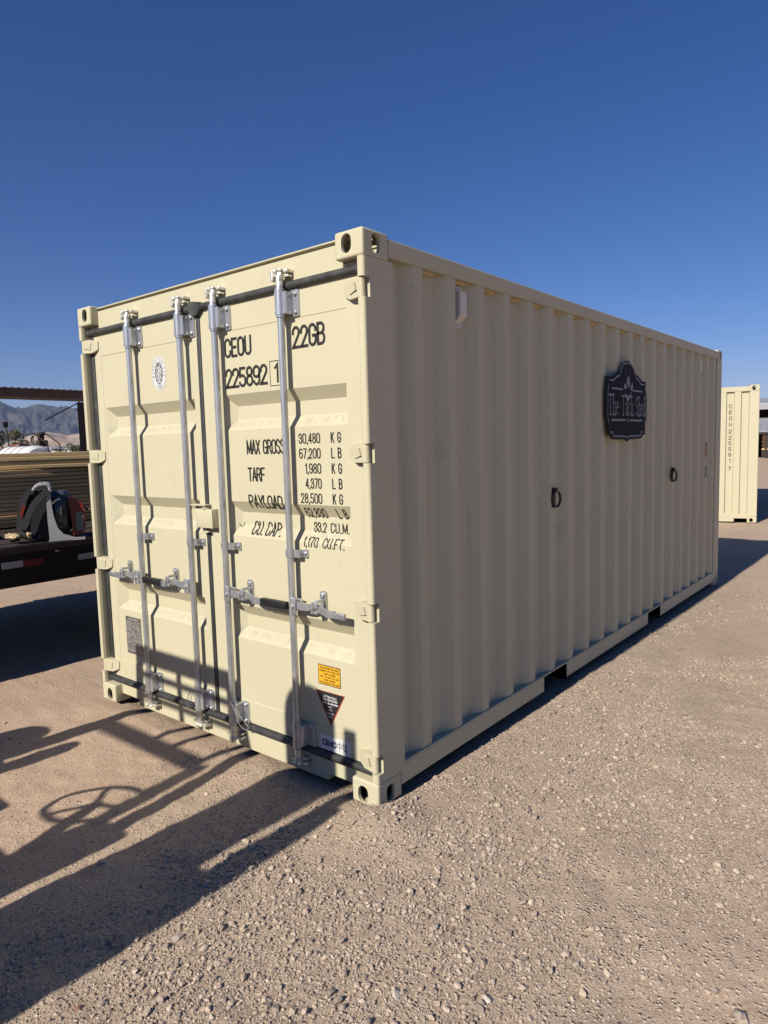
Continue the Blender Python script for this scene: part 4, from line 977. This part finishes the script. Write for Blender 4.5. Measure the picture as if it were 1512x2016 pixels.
# ---------------------------------------------------------------- backpack leaf blower on the deck edge
M['bframe'] = mat('light_grey_plastic', (.30, .30, .30), .4, var=.06); M['pad'] = mat('dark_fabric_pad', (.014, .013, .015), .85, bump=.5, bs=300); M['strap'] = mat('grey_strap', (.030, .030, .033), .8, bump=.4, bs=260)
M['fan'] = mat('dark_grey_plastic', (.022, .027, .028), .3); M['fanl'] = mat('grey_metal_plastic', (.075, .08, .08), .25, .3); M['orange'] = mat('orange_red_plastic', (.20, .022, .010), .35, var=.08); M['cloth'] = mat('tan_leather', (.50, .38, .22), .8, bump=.5, bs=60)
def build_blower():
    root = empty('leaf_blower', (-3.70, .312, .968), math.atan2(.902, .432)); tag(root, 'backpack leaf blower with orange engine cover and black harness on the trailer deck', 'leaf blower')
    # local x = right as seen from the container, y = away, z = up; metres
    sc = .00054
    def Q(px, pz): return ((px - 830) * sc, (1010 - pz) * sc)
    def slab(name, pts, y0, y1, m, ang=30):
        bm = B(); prism(bm, [Q(*p) for p in pts], lambda u, v: (u, y0, v), lambda u, v: (u, y1, v)); return part(name, bm, m, root, ang=ang)
    slab('frame', [(810, 1015), (800, 700), (802, 350), (830, 250), (850, 240), (872, 250), (862, 420), (885, 640), (925, 800), (1000, 900), (1150, 960), (1290, 965), (1290, 1000), (850, 1005)], -.20, -.185, M['bframe'])
    slab('frame', [(790, 1000), (800, 350), (830, 250), (850, 420), (885, 640), (925, 800), (1000, 900), (1290, 965), (1290, 1000)], .085, .10, M['bframe'])
    bm = B(); box(bm, *Q(800, 0)[:1], Q(1290, 0)[0], -.185, .085, .0, .014, .004); box(bm, Q(805, 0)[0], Q(850, 0)[0], -.085, .085, .10, .38, .004); part('base', bm, M['bframe'], root)
    bm = B(); pts = [Q(*p) for p in ((640, 240), (668, 200), (715, 170), (790, 158), (845, 172), (862, 215), (858, 270))]
    tube(bm, [(x, -.18, z) for x, z in pts], .015, 10); tube(bm, [(x, .06, z) for x, z in pts], .014, 10)
    tube(bm, [(Q(740, 158)[0], -.18, Q(0, 158)[1]), (Q(740, 158)[0], .06, Q(0, 158)[1])], .014, 10); part('carry_handle', bm, M['bframe'], root)
    slab('back_pad', [(800, 985), (560, 960), (455, 810), (445, 620), (490, 420), (580, 280), (680, 240), (820, 240), (805, 600)], -.15, .10, M['pad'])
    for y in (-.215, -.172):
        bm = B(); P = [(830, 250), (770, 300), (690, 370), (610, 480), (555, 600), (520, 700), (470, 790)] if y < -.2 else [(640, 250), (560, 270), (505, 380), (465, 520), (440, 660), (430, 780)]
        prev = None
        for i, p in enumerate(P):
            a = P[max(i - 1, 0)]; b = P[min(i + 1, len(P) - 1)]; d = Vector((b[0] - a[0], b[1] - a[1])).normalized(); nn = Vector((-d.y, d.x)) * 42
            l0, l1 = Q(p[0] + nn.x, p[1] + nn.y), Q(p[0] - nn.x, p[1] - nn.y)
            r = [bm.verts.new((l0[0], y, l0[1])), bm.verts.new((l1[0], y, l1[1])), bm.verts.new((l1[0], y + .022, l1[1])), bm.verts.new((l0[0], y + .022, l0[1]))]
            if prev:
                for k in range(4): bm.faces.new((prev[k], prev[(k + 1) % 4], r[(k + 1) % 4], r[k]))
            else: bm.faces.new(r)
            prev = r
        bm.faces.new(prev[::-1]); sp = part('shoulder_strap', bm, M['strap'], root, ang=60)
        if y > -.2 and False:
            pass
        elif y > -.2:
            bm = B()
            q = [Q(*p) for p in ((500, 590), (520, 520), (540, 470))]; ribbon(bm, [(a, b) for a, b in q], .022, lambda u, v, l: (u - .020, y - .003, v), 0, .02); part('strap_badge', bm, M['orange'], sp, smooth=False)
    # fan housing: fat disc whose axis points right and towards the camera
    cx, cz = Q(975, 590); ax = Vector((.975, -.222, 0)); o0 = Vector((cx, 0, cz))
    bm = B(); tube(bm, [o0 - ax * .055, o0 - ax * .050, o0 + ax * .005], [.155, .168, .172], 40); part('air_intake', bm, M['fan'], root)
    bm = B(); tube(bm, [o0 + ax * .005, o0 + ax * .050, o0 + ax * .075, o0 + ax * .082], [.176, .172, .150, .11], 40); part('fan_housing', bm, M['fanl'], root)
    bm = B()
    for k in range(16):
        a = 2 * math.pi * k / 16; u = Vector((-ax.y, ax.x, 0)); c = o0 - ax * .025 + (u * math.cos(a) + Vector((0, 0, 1)) * math.sin(a)) * .1715; tube(bm, [c - ax * .022, c + ax * .022], .004, 6)
    part('intake_rib', bm, M['pad'], root)
    slab('engine_cover', [(1085, 375), (1110, 360), (1270, 450), (1300, 520), (1312, 800), (1290, 900), (1240, 945), (1130, 955), (1120, 700)], -.10, .10, M['orange'], 40)
    bm = B(); a, b = Q(1180, 600), Q(1285, 880); box(bm, a[0], b[0], -.1025, -.1005, b[1], a[1]); part('label', bm, M['labelgrey'], root)
    bm = B()
    for i in range(8): z = a[1] - .012 - .018 * i; ribbon(bm, [(a[0] + .004, z), (b[0] - .004 - .006 * (i % 3), z)], .006, lambda u, v, l: (u, -.1032, v), 0, .2)
    part('label_lettering', bm, M['greyink'], root, smooth=False)
    slab('exhaust', [(1290, 520), (1360, 560), (1375, 620), (1330, 600)], -.04, .04, M['fan']); 
    bm = B(); P = [(700, 985), (600, 1010), (520, 960), (430, 930), (380, 980), (300, 990)]; tube(bm, [(Q(*p)[0], -.15 + .01 * i, max(.035, Q(*p)[1] + .03)) for i, p in enumerate(P)], .030, 12); part('blower_tube', bm, M['pad'], root, ang=60)
    return root
build_blower()
def crumple(name, loc, r, sc, m, seed, lab, cat):
    V, F = rock_proto(3, np.random.default_rng(seed), sc[2]); V = V * r * np.array([sc[0], sc[1], 1]); me = bpy.data.meshes.new(name); np_mesh(me, V, F); o = link(name, me, m, None, ang=20); o.location = loc; tag(o, lab, cat, 'leather work gloves'); return o
crumple('work_glove', (-3.66, .00, 1.035), .045, (1, 1.3, .6), M['cloth'], 3, 'crumpled tan work glove lying at the left foot of the leaf blower', 'glove')
crumple('work_glove', (-3.60, .095, 1.03), .034, (1, .8, .9), M['cloth'], 5, 'second smaller tan glove wedged under the blower harness', 'glove')

# ---------------------------------------------------------------- far things; polar placing round the yard: azimuth in degrees, distance in metres
CX, CY = 1.945, -2.283
def at(az, d, z=0.0): return Vector((CX + d * math.sin(R(az)), CY + d * math.cos(R(az)), z))
M['shedroof'] = mat('rusty_roof_sheet', (.075, .045, .035), .75, var=.35, vs=2); M['darkwood'] = mat('dark_timber', (.03, .022, .02), .85); M['galvroof'] = mat('grey_roof_sheet', (.36, .36, .39), .55, .2, var=.12, vs=1.5)
M['tank'] = mat('white_tank_paint', (.70, .70, .69), .4, var=.04); M['farm'] = mat('dull_red_paint', (.16, .03, .025), .5); M['bark'] = mat('bark', (.10, .075, .055), .9); M['white2'] = mat('white_wall', (.62, .60, .57), .7)
# open pole shed on the left
root = empty('pole_shed', (-31, 15, 0)); tag(root, 'open pole shed with a dark corrugated roof behind the lumber', 'shed')
bm = B()
for k in range(0, 96):
    y = -10 + k * .3; box(bm, .0, 6.6, y, y + .30, 3.08 + .0, 3.11); box(bm, -.05, 6.6, y, y + .06, 3.11, 3.15)
bmesh.ops.transform(bm, matrix=Matrix.Translation((-6.6, 0, 1.58)), verts=bm.verts); part('roof', bm, M['shedroof'], root, smooth=False)
bm = B(); box(bm, -.12, -.04, -10, 18.8, 4.30, 4.655); part('fascia', bm, M['shedroof'], root, smooth=False)
root.location = (-31.0, 0, 0)
YS = at(-62.55, 37.1).y
for y in (YS, YS - 13, YS - 20):
    bm = B(); box(bm, -.30, -.13, y - .10, y + .10, 0, 4.14, .01); p_ = part('post', bm, M['darkwood'], root)
for y in (YS + 3.4, YS - 16):
    bm = B(); box(bm, -6.4, -6.25, y - .08, y + .08, 0, 4.60); part('post', bm, M['darkwood'], root)
bm = B(); tube(bm, [(-.2, YS, 4.15), (-.2, YS - 1.75, 3.25)], .03, 6); part('brace', bm, M['darkwood'], root)
# white tank with ladder and pump
e = at(-65.7, 27.5); root = empty('water_tank', (e.x, e.y, 0)); root.scale = (.72, .72, .86); tag(root, 'white horizontal tank with grey end, ladder and black pump on top', 'tank')
bm = B(); tube(bm, [(-3.3, 0, 1.35), (-3.2, 0, 1.35), (-.12, 0, 1.35), (0, 0, 1.35)], [.80, .93, .93, .82], 40); tk = part('tank_body', bm, M['tank'], root)
for x in (-.9, -1.7, -2.5): bm = B(); tube(bm, [(x - .04, 0, 1.35), (x + .04, 0, 1.35)], .945, 40); part('band', bm, M['bframe'], root)
bm = B(); box(bm, -3.1, -.2, -.6, .6, .2, .5); part('cradle', bm, M['darkwood'], root)
bm = B(); 
for yy in (.25, .85): tube(bm, [(.25, yy + .35, .1), (.15, yy + .1, 2.35), (-.35, yy - .25, 2.75), (-1.0, yy - .5, 2.75)], .035, 8)
for z in np.arange(.3, 2.3, .3): tube(bm, [(.23, .55, z), (.23, 1.15, z)], .02, 6)
part('ladder', bm, M['darkwood'], root)
bm = B(); bo = len(bm.verts); box(bm, -.95, -.45, -.35, .25, 2.28, 2.55, .04); box(bm, -.85, -.60, -.25, .1, 2.55, 2.80, .04); tube(bm, [(-.7, -.05, 2.8), (-.7, -.05, 2.88)], .22, 14); tube(bm, [(-.9, -.3, 2.3), (-1.3, -.4, 2.45), (-1.3, -.4, 2.7)], .05, 8); bmesh.ops.scale(bm, vec=(.8, .8, 1), verts=bm.verts); bmesh.ops.translate(bm, vec=(0, .45, -.04), verts=bm.verts); part('pump', bm, M['darkwood'], root)
# red farm machine
e = at(-67.1, 45); root = empty('farm_tractor', (e.x, e.y, 0), R(20)); tag(root, 'dark red farm machine beyond the lumber, left of the white tank', 'tractor')
bm = B(); box(bm, -.9, .9, -.5, .5, .8, 1.75, .12, 3); box(bm, -1.9, -.8, -.35, .35, .8, 1.55, .10, 3); part('body', bm, M['farm'], root)
bm = B(); box(bm, -.2, .5, -.35, .35, 1.75, 2.25, .08, 2); part('seat', bm, M['farm'], root)
for x, r in ((.7, .7), (-1.6, .4)):
    for y in (-.75, .75): bm = B(); tube(bm, [(x, y - .15, r), (x, y + .15, r)], r, 24); part('wheel', bm, M['tyre'], root)
# tall thin pole and a far one
for az, d, h, r, lab in ((-67.45, 50, 3.75, .055, 'thin dark leaning pole standing against the mountains at the far left'), (-65.93, 130, 4.7, .09, 'small distant utility pole above the white tank')):
    e = at(az, d); root = empty('utility_pole', (e.x, e.y, 0)); tag(root, lab, 'pole', 'poles in the distance')
    bm = B(); tube(bm, [(0, 0, 0), (-.12, -.25, h)], [r, r * .8], 10); part('shaft', bm, M['darkwood'], root)
    bm = B(); box(bm, -.22, -.02, -.42, -.12, h - .35, h, .02); part('cap', bm, M['darkwood'], root)
def leafmat(name, a, b):
    m = bpy.data.materials.new(name); m.use_nodes = True; n = NT(m); g = n.n('ShaderNodeNewGeometry'); n.l(n.ramp(g.outputs['Random Per Island'], [(0, a), (1, b)]), n.b.inputs['Base Color']); n.b.inputs['Roughness'].default_value = .7; return m
M['leaf1'] = leafmat('grey_green_leaf', (.045, .055, .022), (.15, .14, .07)); M['leaf2'] = leafmat('dark_leaf', (.012, .018, .010), (.04, .05, .025)); M['leaf3'] = leafmat('green_leaf', (.05, .075, .025), (.13, .16, .06))
def tree(name, loc, h, wd, m, lab, n=900, trunk=True, seed=1, squash=1.0, leaf=None, cat='tree'):
    rg = random.Random(seed); root = empty(name, loc); tag(root, lab, cat, 'trees beyond the yard')
    base = h * (.22 if trunk else .03)
    if trunk:
        bm = B(); tube(bm, [(0, 0, 0), (.03 * h, 0, h * .3), (0, .02 * h, h * .65)], [h * .035, h * .025, h * .008], 8)
        for k in range(6): a = k * 1.05; tube(bm, [(0, 0, h * (.2 + .05 * k)), (math.cos(a) * wd * .3, math.sin(a) * wd * .3, h * (.45 + .06 * k))], [h * .014, h * .004], 6)
        part('trunk', bm, M['bark'], root)
    cl = []
    for k in range(16): 
        a = rg.uniform(0, 6.28); t = rg.uniform(0, 1); rr_ = wd * .5 * math.sqrt(rg.random()) * (1 - .55 * t ** 2) * .85; cl.append((rr_ * math.cos(a), rr_ * math.sin(a), base + (h - base) * (.12 + .74 * t), wd * rg.uniform(.13, .24)))
    bm = B(); ls = leaf or wd * .035
    for i in range(n):
        c = rg.choice(cl); d = Vector((rg.gauss(0, 1), rg.gauss(0, 1), rg.gauss(0, 1))).normalized() * c[3] * rg.uniform(.55, 1.05); p = Vector(c[:3]) + d
        p.z = max(.02, min(h, p.z)); u = Vector((rg.gauss(0, 1), rg.gauss(0, 1), rg.gauss(0, 1))).normalized() * ls * rg.uniform(.6, 1.4); v = u.orthogonal().normalized() * ls * rg.uniform(.4, .8)
        bm.faces.new([bm.verts.new(p + u), bm.verts.new(p + v), bm.verts.new(p - u), bm.verts.new(p - v)])
    me = bpy.data.meshes.new('crown'); bm.to_mesh(me); bm.free(); link('crown', me, m, root, False)
tree('tree', at(-67.0, 100), 4.95, 2.9, M['leaf1'], 'grey green rounded tree left of the white tank', 2600, seed=3)
tree('tree', at(-68.35, 80), 4.1, 2.6, M['leaf2'], 'very dark tree cut by the left edge of the photo', 2000, seed=5)
tree('shrub', at(-63.35, 120), 3.3, 3.6, M['leaf3'], 'low green bush in front of the pale foothills', 1500, False, 7, cat='shrub')
tree('shrub', at(-64.3, 150), 2.9, 4.6, M['leaf1'], 'flat grey bush between the tank and the green bush', 1200, False, 9, cat='shrub')
tree('conifer', at(-66.35, 160), 4.5, 1.6, M['leaf2'], 'tiny dark conifer just above the middle of the tank', 700, seed=11)
tree('conifer', at(-66.65, 170), 4.3, 2.2, M['leaf1'], 'tiny grey tree between the big tree and the tiny conifer', 700, seed=13)
tree('tree', at(-62.9, 60), 2.4, 1.9, M['farmbush'] if 'farmbush' in M else M['leaf2'], 'low reddish dark shrub beside the shed post', 600, False, 15)
# low white building beyond
e = at(-63.9, 200); root = empty('farm_building', (e.x, e.y, 0), R(25)); tag(root, 'long low white building far beyond the tank', 'building')
bm = B(); box(bm, -13, 13, -4, 4, 0, 2.6); part('wall', bm, M['white2'], root); bm = B(); prism(bm, [(-4.4, 2.6), (4.4, 2.6), (0, 3.4)], lambda u, v: (-13.4, u, v), lambda u, v: (13.4, u, v)); part('roof', bm, M['galvroof'], root, smooth=False)
for x in (-8, -2, 4, 9): bm = B(); box(bm, x, x + 1.6, -4.04, -3.98, .9, 1.9); part('window', bm, M['dark'], root)
bm = B(); fa, fb = at(-69, 90), at(-60, 90)
root = empty('fence', (0, 0, 0)); tag(root, 'low wire fence crossing the far field behind the tank', 'fence')
for k in range(15): p = fa.lerp(fb, k / 14); bm = B(); tube(bm, [(p.x, p.y, 0), (p.x, p.y, 1.35)], .05, 6); part('fence_post', bm, M['darkwood'], root)
for z in (.6, 1.25): bm = B(); tube(bm, [(fa.x, fa.y, z), (fb.x, fb.y, z)], .018, 5); part('wire', bm, M['bframe'], root)

# big shed at the right edge
e = at(-10.3, 62); root = empty('barn', (e.x, e.y, 0), R(8)); tag(root, 'open barn with pale fascia and grey lean-to roof at the right edge', 'barn')
W0, W1 = -10, 22
bm = B(); box(bm, W0, W1, .0, .12, 3.60, 4.02); part('fascia', bm, M['bframe'], root)
bm = B(); prism(bm, [(.13, 4.02), (.13, 4.10), (9, 4.9), (9, 4.82)], lambda u, v: (W0, u, v), lambda u, v: (W1, u, v)); part('roof', bm, M['galvroof'], root, smooth=False)
bm = B(); box(bm, W0, W1, 7, 7.1, 0, 4.6); part('back_wall', bm, M['darkwood'], root)
bm = B()
prism(bm, [(.0, 2.88), (.0, 2.94), (-7, 1.86), (-7, 1.80)], lambda u, v: (W0, u, v), lambda u, v: (W1, u, v))
for x in np.arange(W0, W1, .45):
    prism(bm, [(.0, 2.941), (.0, 2.975), (-7, 1.895), (-7, 1.861)], lambda u, v: (x, u, v), lambda u, v: (x + .05, u, v))
part('lean_to_roof', bm, M['galvroof'], root, smooth=False)
bm = B(); box(bm, W0, W1, -7.06, -6.98, 1.66, 1.82); part('lean_to_fascia', bm, M['darkwood'], root)
for x in (-8.6, -4.0, .42, 5, 9.5, 14): bm = B(); box(bm, x - .07, x + .07, -6.96, -6.82, 0, 1.70); part('post', bm, M['darkwood'], root)
for x in (-9.8, -3, 4, 11, 18): bm = B(); box(bm, x - .1, x + .1, .2, .4, 0, 3.7); part('post', bm, M['darkwood'], root)
bm = B(); box(bm, W0, W1, -2.2, -2.1, .0, 1.0); part('knee_wall', bm, M['darkwood'], root)
for i, (x0, x1, y0, zt, lab) in enumerate(((-3.8, -.3, -5.2, 1.58, 'left pile of pale sawn lumber under the grey lean-to roof'), (.1, 6.5, -5.6, 1.62, 'right pile of pale sawn lumber under the grey lean-to roof'))):
    r2 = empty('lumber_pile', tuple(root.matrix_world @ Vector((0, 0, 0)))); r2.location = root.location; r2.rotation_euler = root.rotation_euler; tag(r2, lab, 'lumber pile', 'lumber piles under the lean-to')
    for k in range(8): bm = B(); z = .55 + k * (zt - .55) / 8; box(bm, x0 + .06 * (k % 2), x1 - .05 * (k % 3), y0, y0 + 1.1, z, z + (zt - .55) / 8 - .015); part('board', bm, M['woodlight'], r2)
    bm = B(); box(bm, x0, x1, y0 + .05, y0 + 1.0, .0, .548); part('bearer', bm, M['darkwood'], r2)

# ---------------------------------------------------------------- mountains and foothills
def hill_mat(name, a, b, c2, sc):
    m = bpy.data.materials.new(name); m.use_nodes = True; n = NT(m); v = n.coords((1, 1, 1)); f = n.noise(sc, 8, .65, v); f2 = n.noise(sc * 5, 6, .7, v)
    c = n.ramp(f, [(.3, a), (.6, b)]); c = n.mix(n.math('MULTIPLY', n.math('SUBTRACT', f2, .60, True), 5, True), c, c2); n.l(c, n.b.inputs['Base Color']); n.b.inputs['Roughness'].default_value = 1; n.b.inputs['Specular IOR Level'].default_value = 0; return m
M['mount'] = hill_mat('mountain_scrub', (.026, .034, .026), (.085, .078, .065), (.34, .32, .29), .0022); M['foot'] = hill_mat('dry_foothill', (.30, .22, .165), (.42, .32, .24), (.12, .10, .075), .004)
def ridge(name, dist, prof, a0, a1, depth, nt_, na, m, rough, seed):
    az = np.linspace(a0, a1, na); t = np.linspace(0, 1, nt_); A, T = np.meshgrid(az, t)
    D = dist + T * depth; X = CX + D * np.sin(np.radians(A)); Y = CY + D * np.cos(np.radians(A))
    top = np.interp(A, [p[0] for p in prof], [p[1] for p in prof]) * (dist + .55 * depth)
    sh = np.where(T < .55, (T / .55) ** .8, 1 - ((T - .55) / .45) ** 2 * .9)
    u, v = X / dist * 9, Y / dist * 9
    rn = 1 - np.abs(2 * vnoise(u * 3.2, v * 3.2, seed) - 1); rn2 = 1 - np.abs(2 * vnoise(u * 9, v * 9, seed + 4) - 1); rn3 = 1 - np.abs(2 * vnoise(u * 26, v * 26, seed + 9) - 1); rn4 = 1 - np.abs(2 * vnoise(u * 70, v * 70, seed + 12) - 1)
    nz = (rn - .6) * .55 + (rn2 - .6) * .28 + (rn3 - .6) * .16 + (rn4 - .6) * .08
    env = np.clip(np.minimum(T / .55, (1 - T) / .45), 0, 1); Z = top * (sh + nz * rough * (1 - .86 * np.exp(-((T - .55) / .10) ** 2))) * np.clip(T * 9, 0, 1) - 1 * (T < .01)
    Z = np.maximum(Z, -1)
    me = bpy.data.meshes.new(name); idx = np.arange(nt_ * na).reshape(nt_, na); q = np.stack([idx[:-1, :-1], idx[:-1, 1:], idx[1:, 1:], idx[1:, :-1]], -1).reshape(-1, 4)
    np_mesh(me, np.stack([X, Y, Z], -1).reshape(-1, 3), q); me.polygons.foreach_set('use_smooth', np.ones(len(q), bool)); me.materials.append(m)
    o = bpy.data.objects.new(name, me); C.objects.link(o); tag(o, kind='structure')
ridge('mountains', 7600, [(-100, .05), (-80, .058), (-70, .064), (-68, .0665), (-67.5, .062), (-67, .0595), (-66.4, .0600), (-65.7, .0632), (-65, .0612), (-64.2, .0597), (-63.4, .0592), (-62.8, .0595), (-58, .055), (-50, .045), (-40, .035), (-28, .015), (-20, .002)], -100, -20, 3200, 90, 700, M['mount'], .50, 31)
ridge('foothills', 3600, [(-100, .016), (-75, .015), (-69, .014), (-68, .0145), (-66.8, .0205), (-66, .0255), (-65, .0282), (-64.3, .0262), (-63.7, .0232), (-63.1, .0252), (-62.6, .0265), (-61, .024), (-55, .02), (-40, .012), (-25, .002)], -100, -25, 1500, 60, 500, M['foot'], .35, 51)

# ---------------------------------------------------------------- forklift parked left of the camera; it throws the long shadows
M['fly'] = mat('forklift_yellow_paint', (.55, .30, .02), .45); M['flb'] = mat('forklift_black_paint', (.02, .02, .02), .5)
def build_forklift():
    root = empty('forklift', (0, 0, 0)); tag(root, 'forklift left of the camera whose overhead guard and steering wheel cast the long shadows', 'forklift')
    YN, YF = -2.44, -3.30
    def bx(name, *q, b=.01, m='flb'): bm = B(); box(bm, *q, b, 2); return part(name, bm, M[m], root)
    # overhead guard
    bm = B()
    box(bm, -2.14, -1.16, YN - .05, YN, 2.03, 2.135, .02, 3); box(bm, -2.14, -1.16, YF, YF + .05, 2.03, 2.12, .02, 3)
    for x in (-2.14, -1.70, -1.51, -1.21): box(bm, x, x + .05, YF + .05, YN - .05, 2.055, 2.10, .008)
    for y in (-2.66, -2.87): box(bm, -2.09, -1.21, y, y + .035, 2.06, 2.09, .006)
    part('overhead_guard', bm, M['flb'], root)
    for y in (YN - .05, YF):
        bm = B(); prism(bm, [(-1.19, 2.06), (-1.11, 2.09), (-.86, 1.12), (-.84, .85), (-.92, .85), (-.94, 1.10)], lambda u, v: (u, y, v), lambda u, v: (u, y + .05, v)); part('front_pillar', bm, M['flb'], root, smooth=False)
        bm = B(); prism(bm, [(-2.14, 2.06), (-2.06, 2.06), (-2.10, 1.2), (-2.30, .9), (-2.38, .9), (-2.20, 1.25)], lambda u, v: (u, y, v), lambda u, v: (u, y + .05, v)); part('rear_pillar', bm, M['flb'], root, smooth=False)
    # body, counterweight, dash
    bx('counterweight', -2.62, -1.95, -3.42, -2.42, .30, 1.12, b=.08, m='fly'); bx('body', -1.95, -.80, -3.36, -2.46, .25, .88, b=.04, m='fly'); bx('hood', -1.95, -1.50, -3.3, -2.5, .88, 1.02, b=.05)
    bx('seat', -1.92, -1.48, -3.1, -2.65, 1.02, 1.14, b=.05); bx('seat_back', -2.02, -1.90, -3.1, -2.65, 1.10, 1.52, b=.05)
    bx('dashboard', -1.06, -.80, -3.30, -2.50, .88, 1.17, b=.03)
    bm = B(); tube(bm, [(-2.33, -3.3, 1.30), (-2.33, -3.24, 1.30), (-2.33, -2.60, 1.30), (-2.33, -2.54, 1.30)], [.09, .155, .155, .09], 24); part('gas_cylinder', bm, M['steel'], root)
    # steering wheel
    cx, cy, cz = -1.20, -2.76, 1.36; t = R(14)
    P = lambda a, r: (cx + r * math.cos(a) * math.cos(t), cy + r * math.sin(a), cz + r * math.cos(a) * math.sin(t))
    bm = B(); tube(bm, [P(2 * math.pi * i / 36, .185) for i in range(37)], .014, 8, False)
    for k in range(3): tube(bm, [P(0, 0), P(k * 2.094, .18)], .013, 8)
    part('steering_wheel', bm, M['flb'], root, ang=60)
    bm = B(); tube(bm, [(cx, cy, cz), (-.98, cy, 1.0)], [.03, .05], 12); part('steering_column', bm, M['flb'], root)
    # mast: two channels, chains, carriage with load backrest
    for y in (-2.66, -3.16):
        bm = B(); box(bm, -.735, -.375, y - .045, y + .045, .08, 2.13, .004); tube(bm, [(-.555, y - .045, 2.12), (-.555, y + .045, 2.12)], .179, 28); part('mast_rail', bm, M['flb'], root)
    for z in (.5, 1.3, 2.15): bx('cross_tie', -.70, -.46, -3.12, -2.70, z - .06, z + .06)
    bm = B(); tube(bm, [(-.56, -2.91, .1), (-.56, -2.91, 2.1)], .05, 12); part('lift_cylinder', bm, M['steel'], root)
    bx('carriage', -.36, -.20, -3.30, -2.52, .10, .62)
    for y in (-2.56, -2.91, -3.26): bx('backrest_bar', -.315, -.235, y - .02, y + .02, .62, 2.08 if y > -2.6 else 1.95, b=.006)
    bx('backrest_bar', -.31, -.24, -3.28, -2.54, 1.98, 2.04); bx('backrest_plate', -.30, -.19, -3.24, -2.58, .62, 1.70)
    bx('carriage', -.40, -.18, -3.28, -2.54, .62, 1.22)
    for y in (-2.72, -3.10): bx('fork', -.20, .85, y - .05, y + .05, .06, .10, b=.006)
    for x, r in ((-.85, .34), (-2.20, .28)):
        for y in (-2.52, -3.30): bm = B(); tube(bm, [(x, y - .10, r), (x, y + .10, r)], r, 28); wv = part('wheel', bm, M['tyre'], root); bm = B(); tube(bm, [(x, y - .105, r), (x, y + .105, r)], r * .55, 20); part('rim', bm, M['fly'], wv)
build_forklift()

# ---------------------------------------------------------------- the air that turns the mountains blue
m = bpy.data.materials.new('haze'); m.use_nodes = True; t = m.node_tree; t.nodes.clear()
pv = t.nodes.new('ShaderNodeVolumePrincipled'); pv.inputs['Color'].default_value = (.46, .62, 1.0, 1); pv.inputs['Density'].default_value = HAZE; pv.inputs['Anisotropy'].default_value = 0.0
ou = t.nodes.new('ShaderNodeOutputMaterial'); t.links.new(pv.outputs[0], ou.inputs['Volume'])
bm = B(); box(bm, -16500, 16500, -16500, 16500, -3.5, 900); o = part('haze', bm, m, None, smooth=False); tag(o, 'thin blue desert haze in front of the mountains', 'haze', kind='stuff')
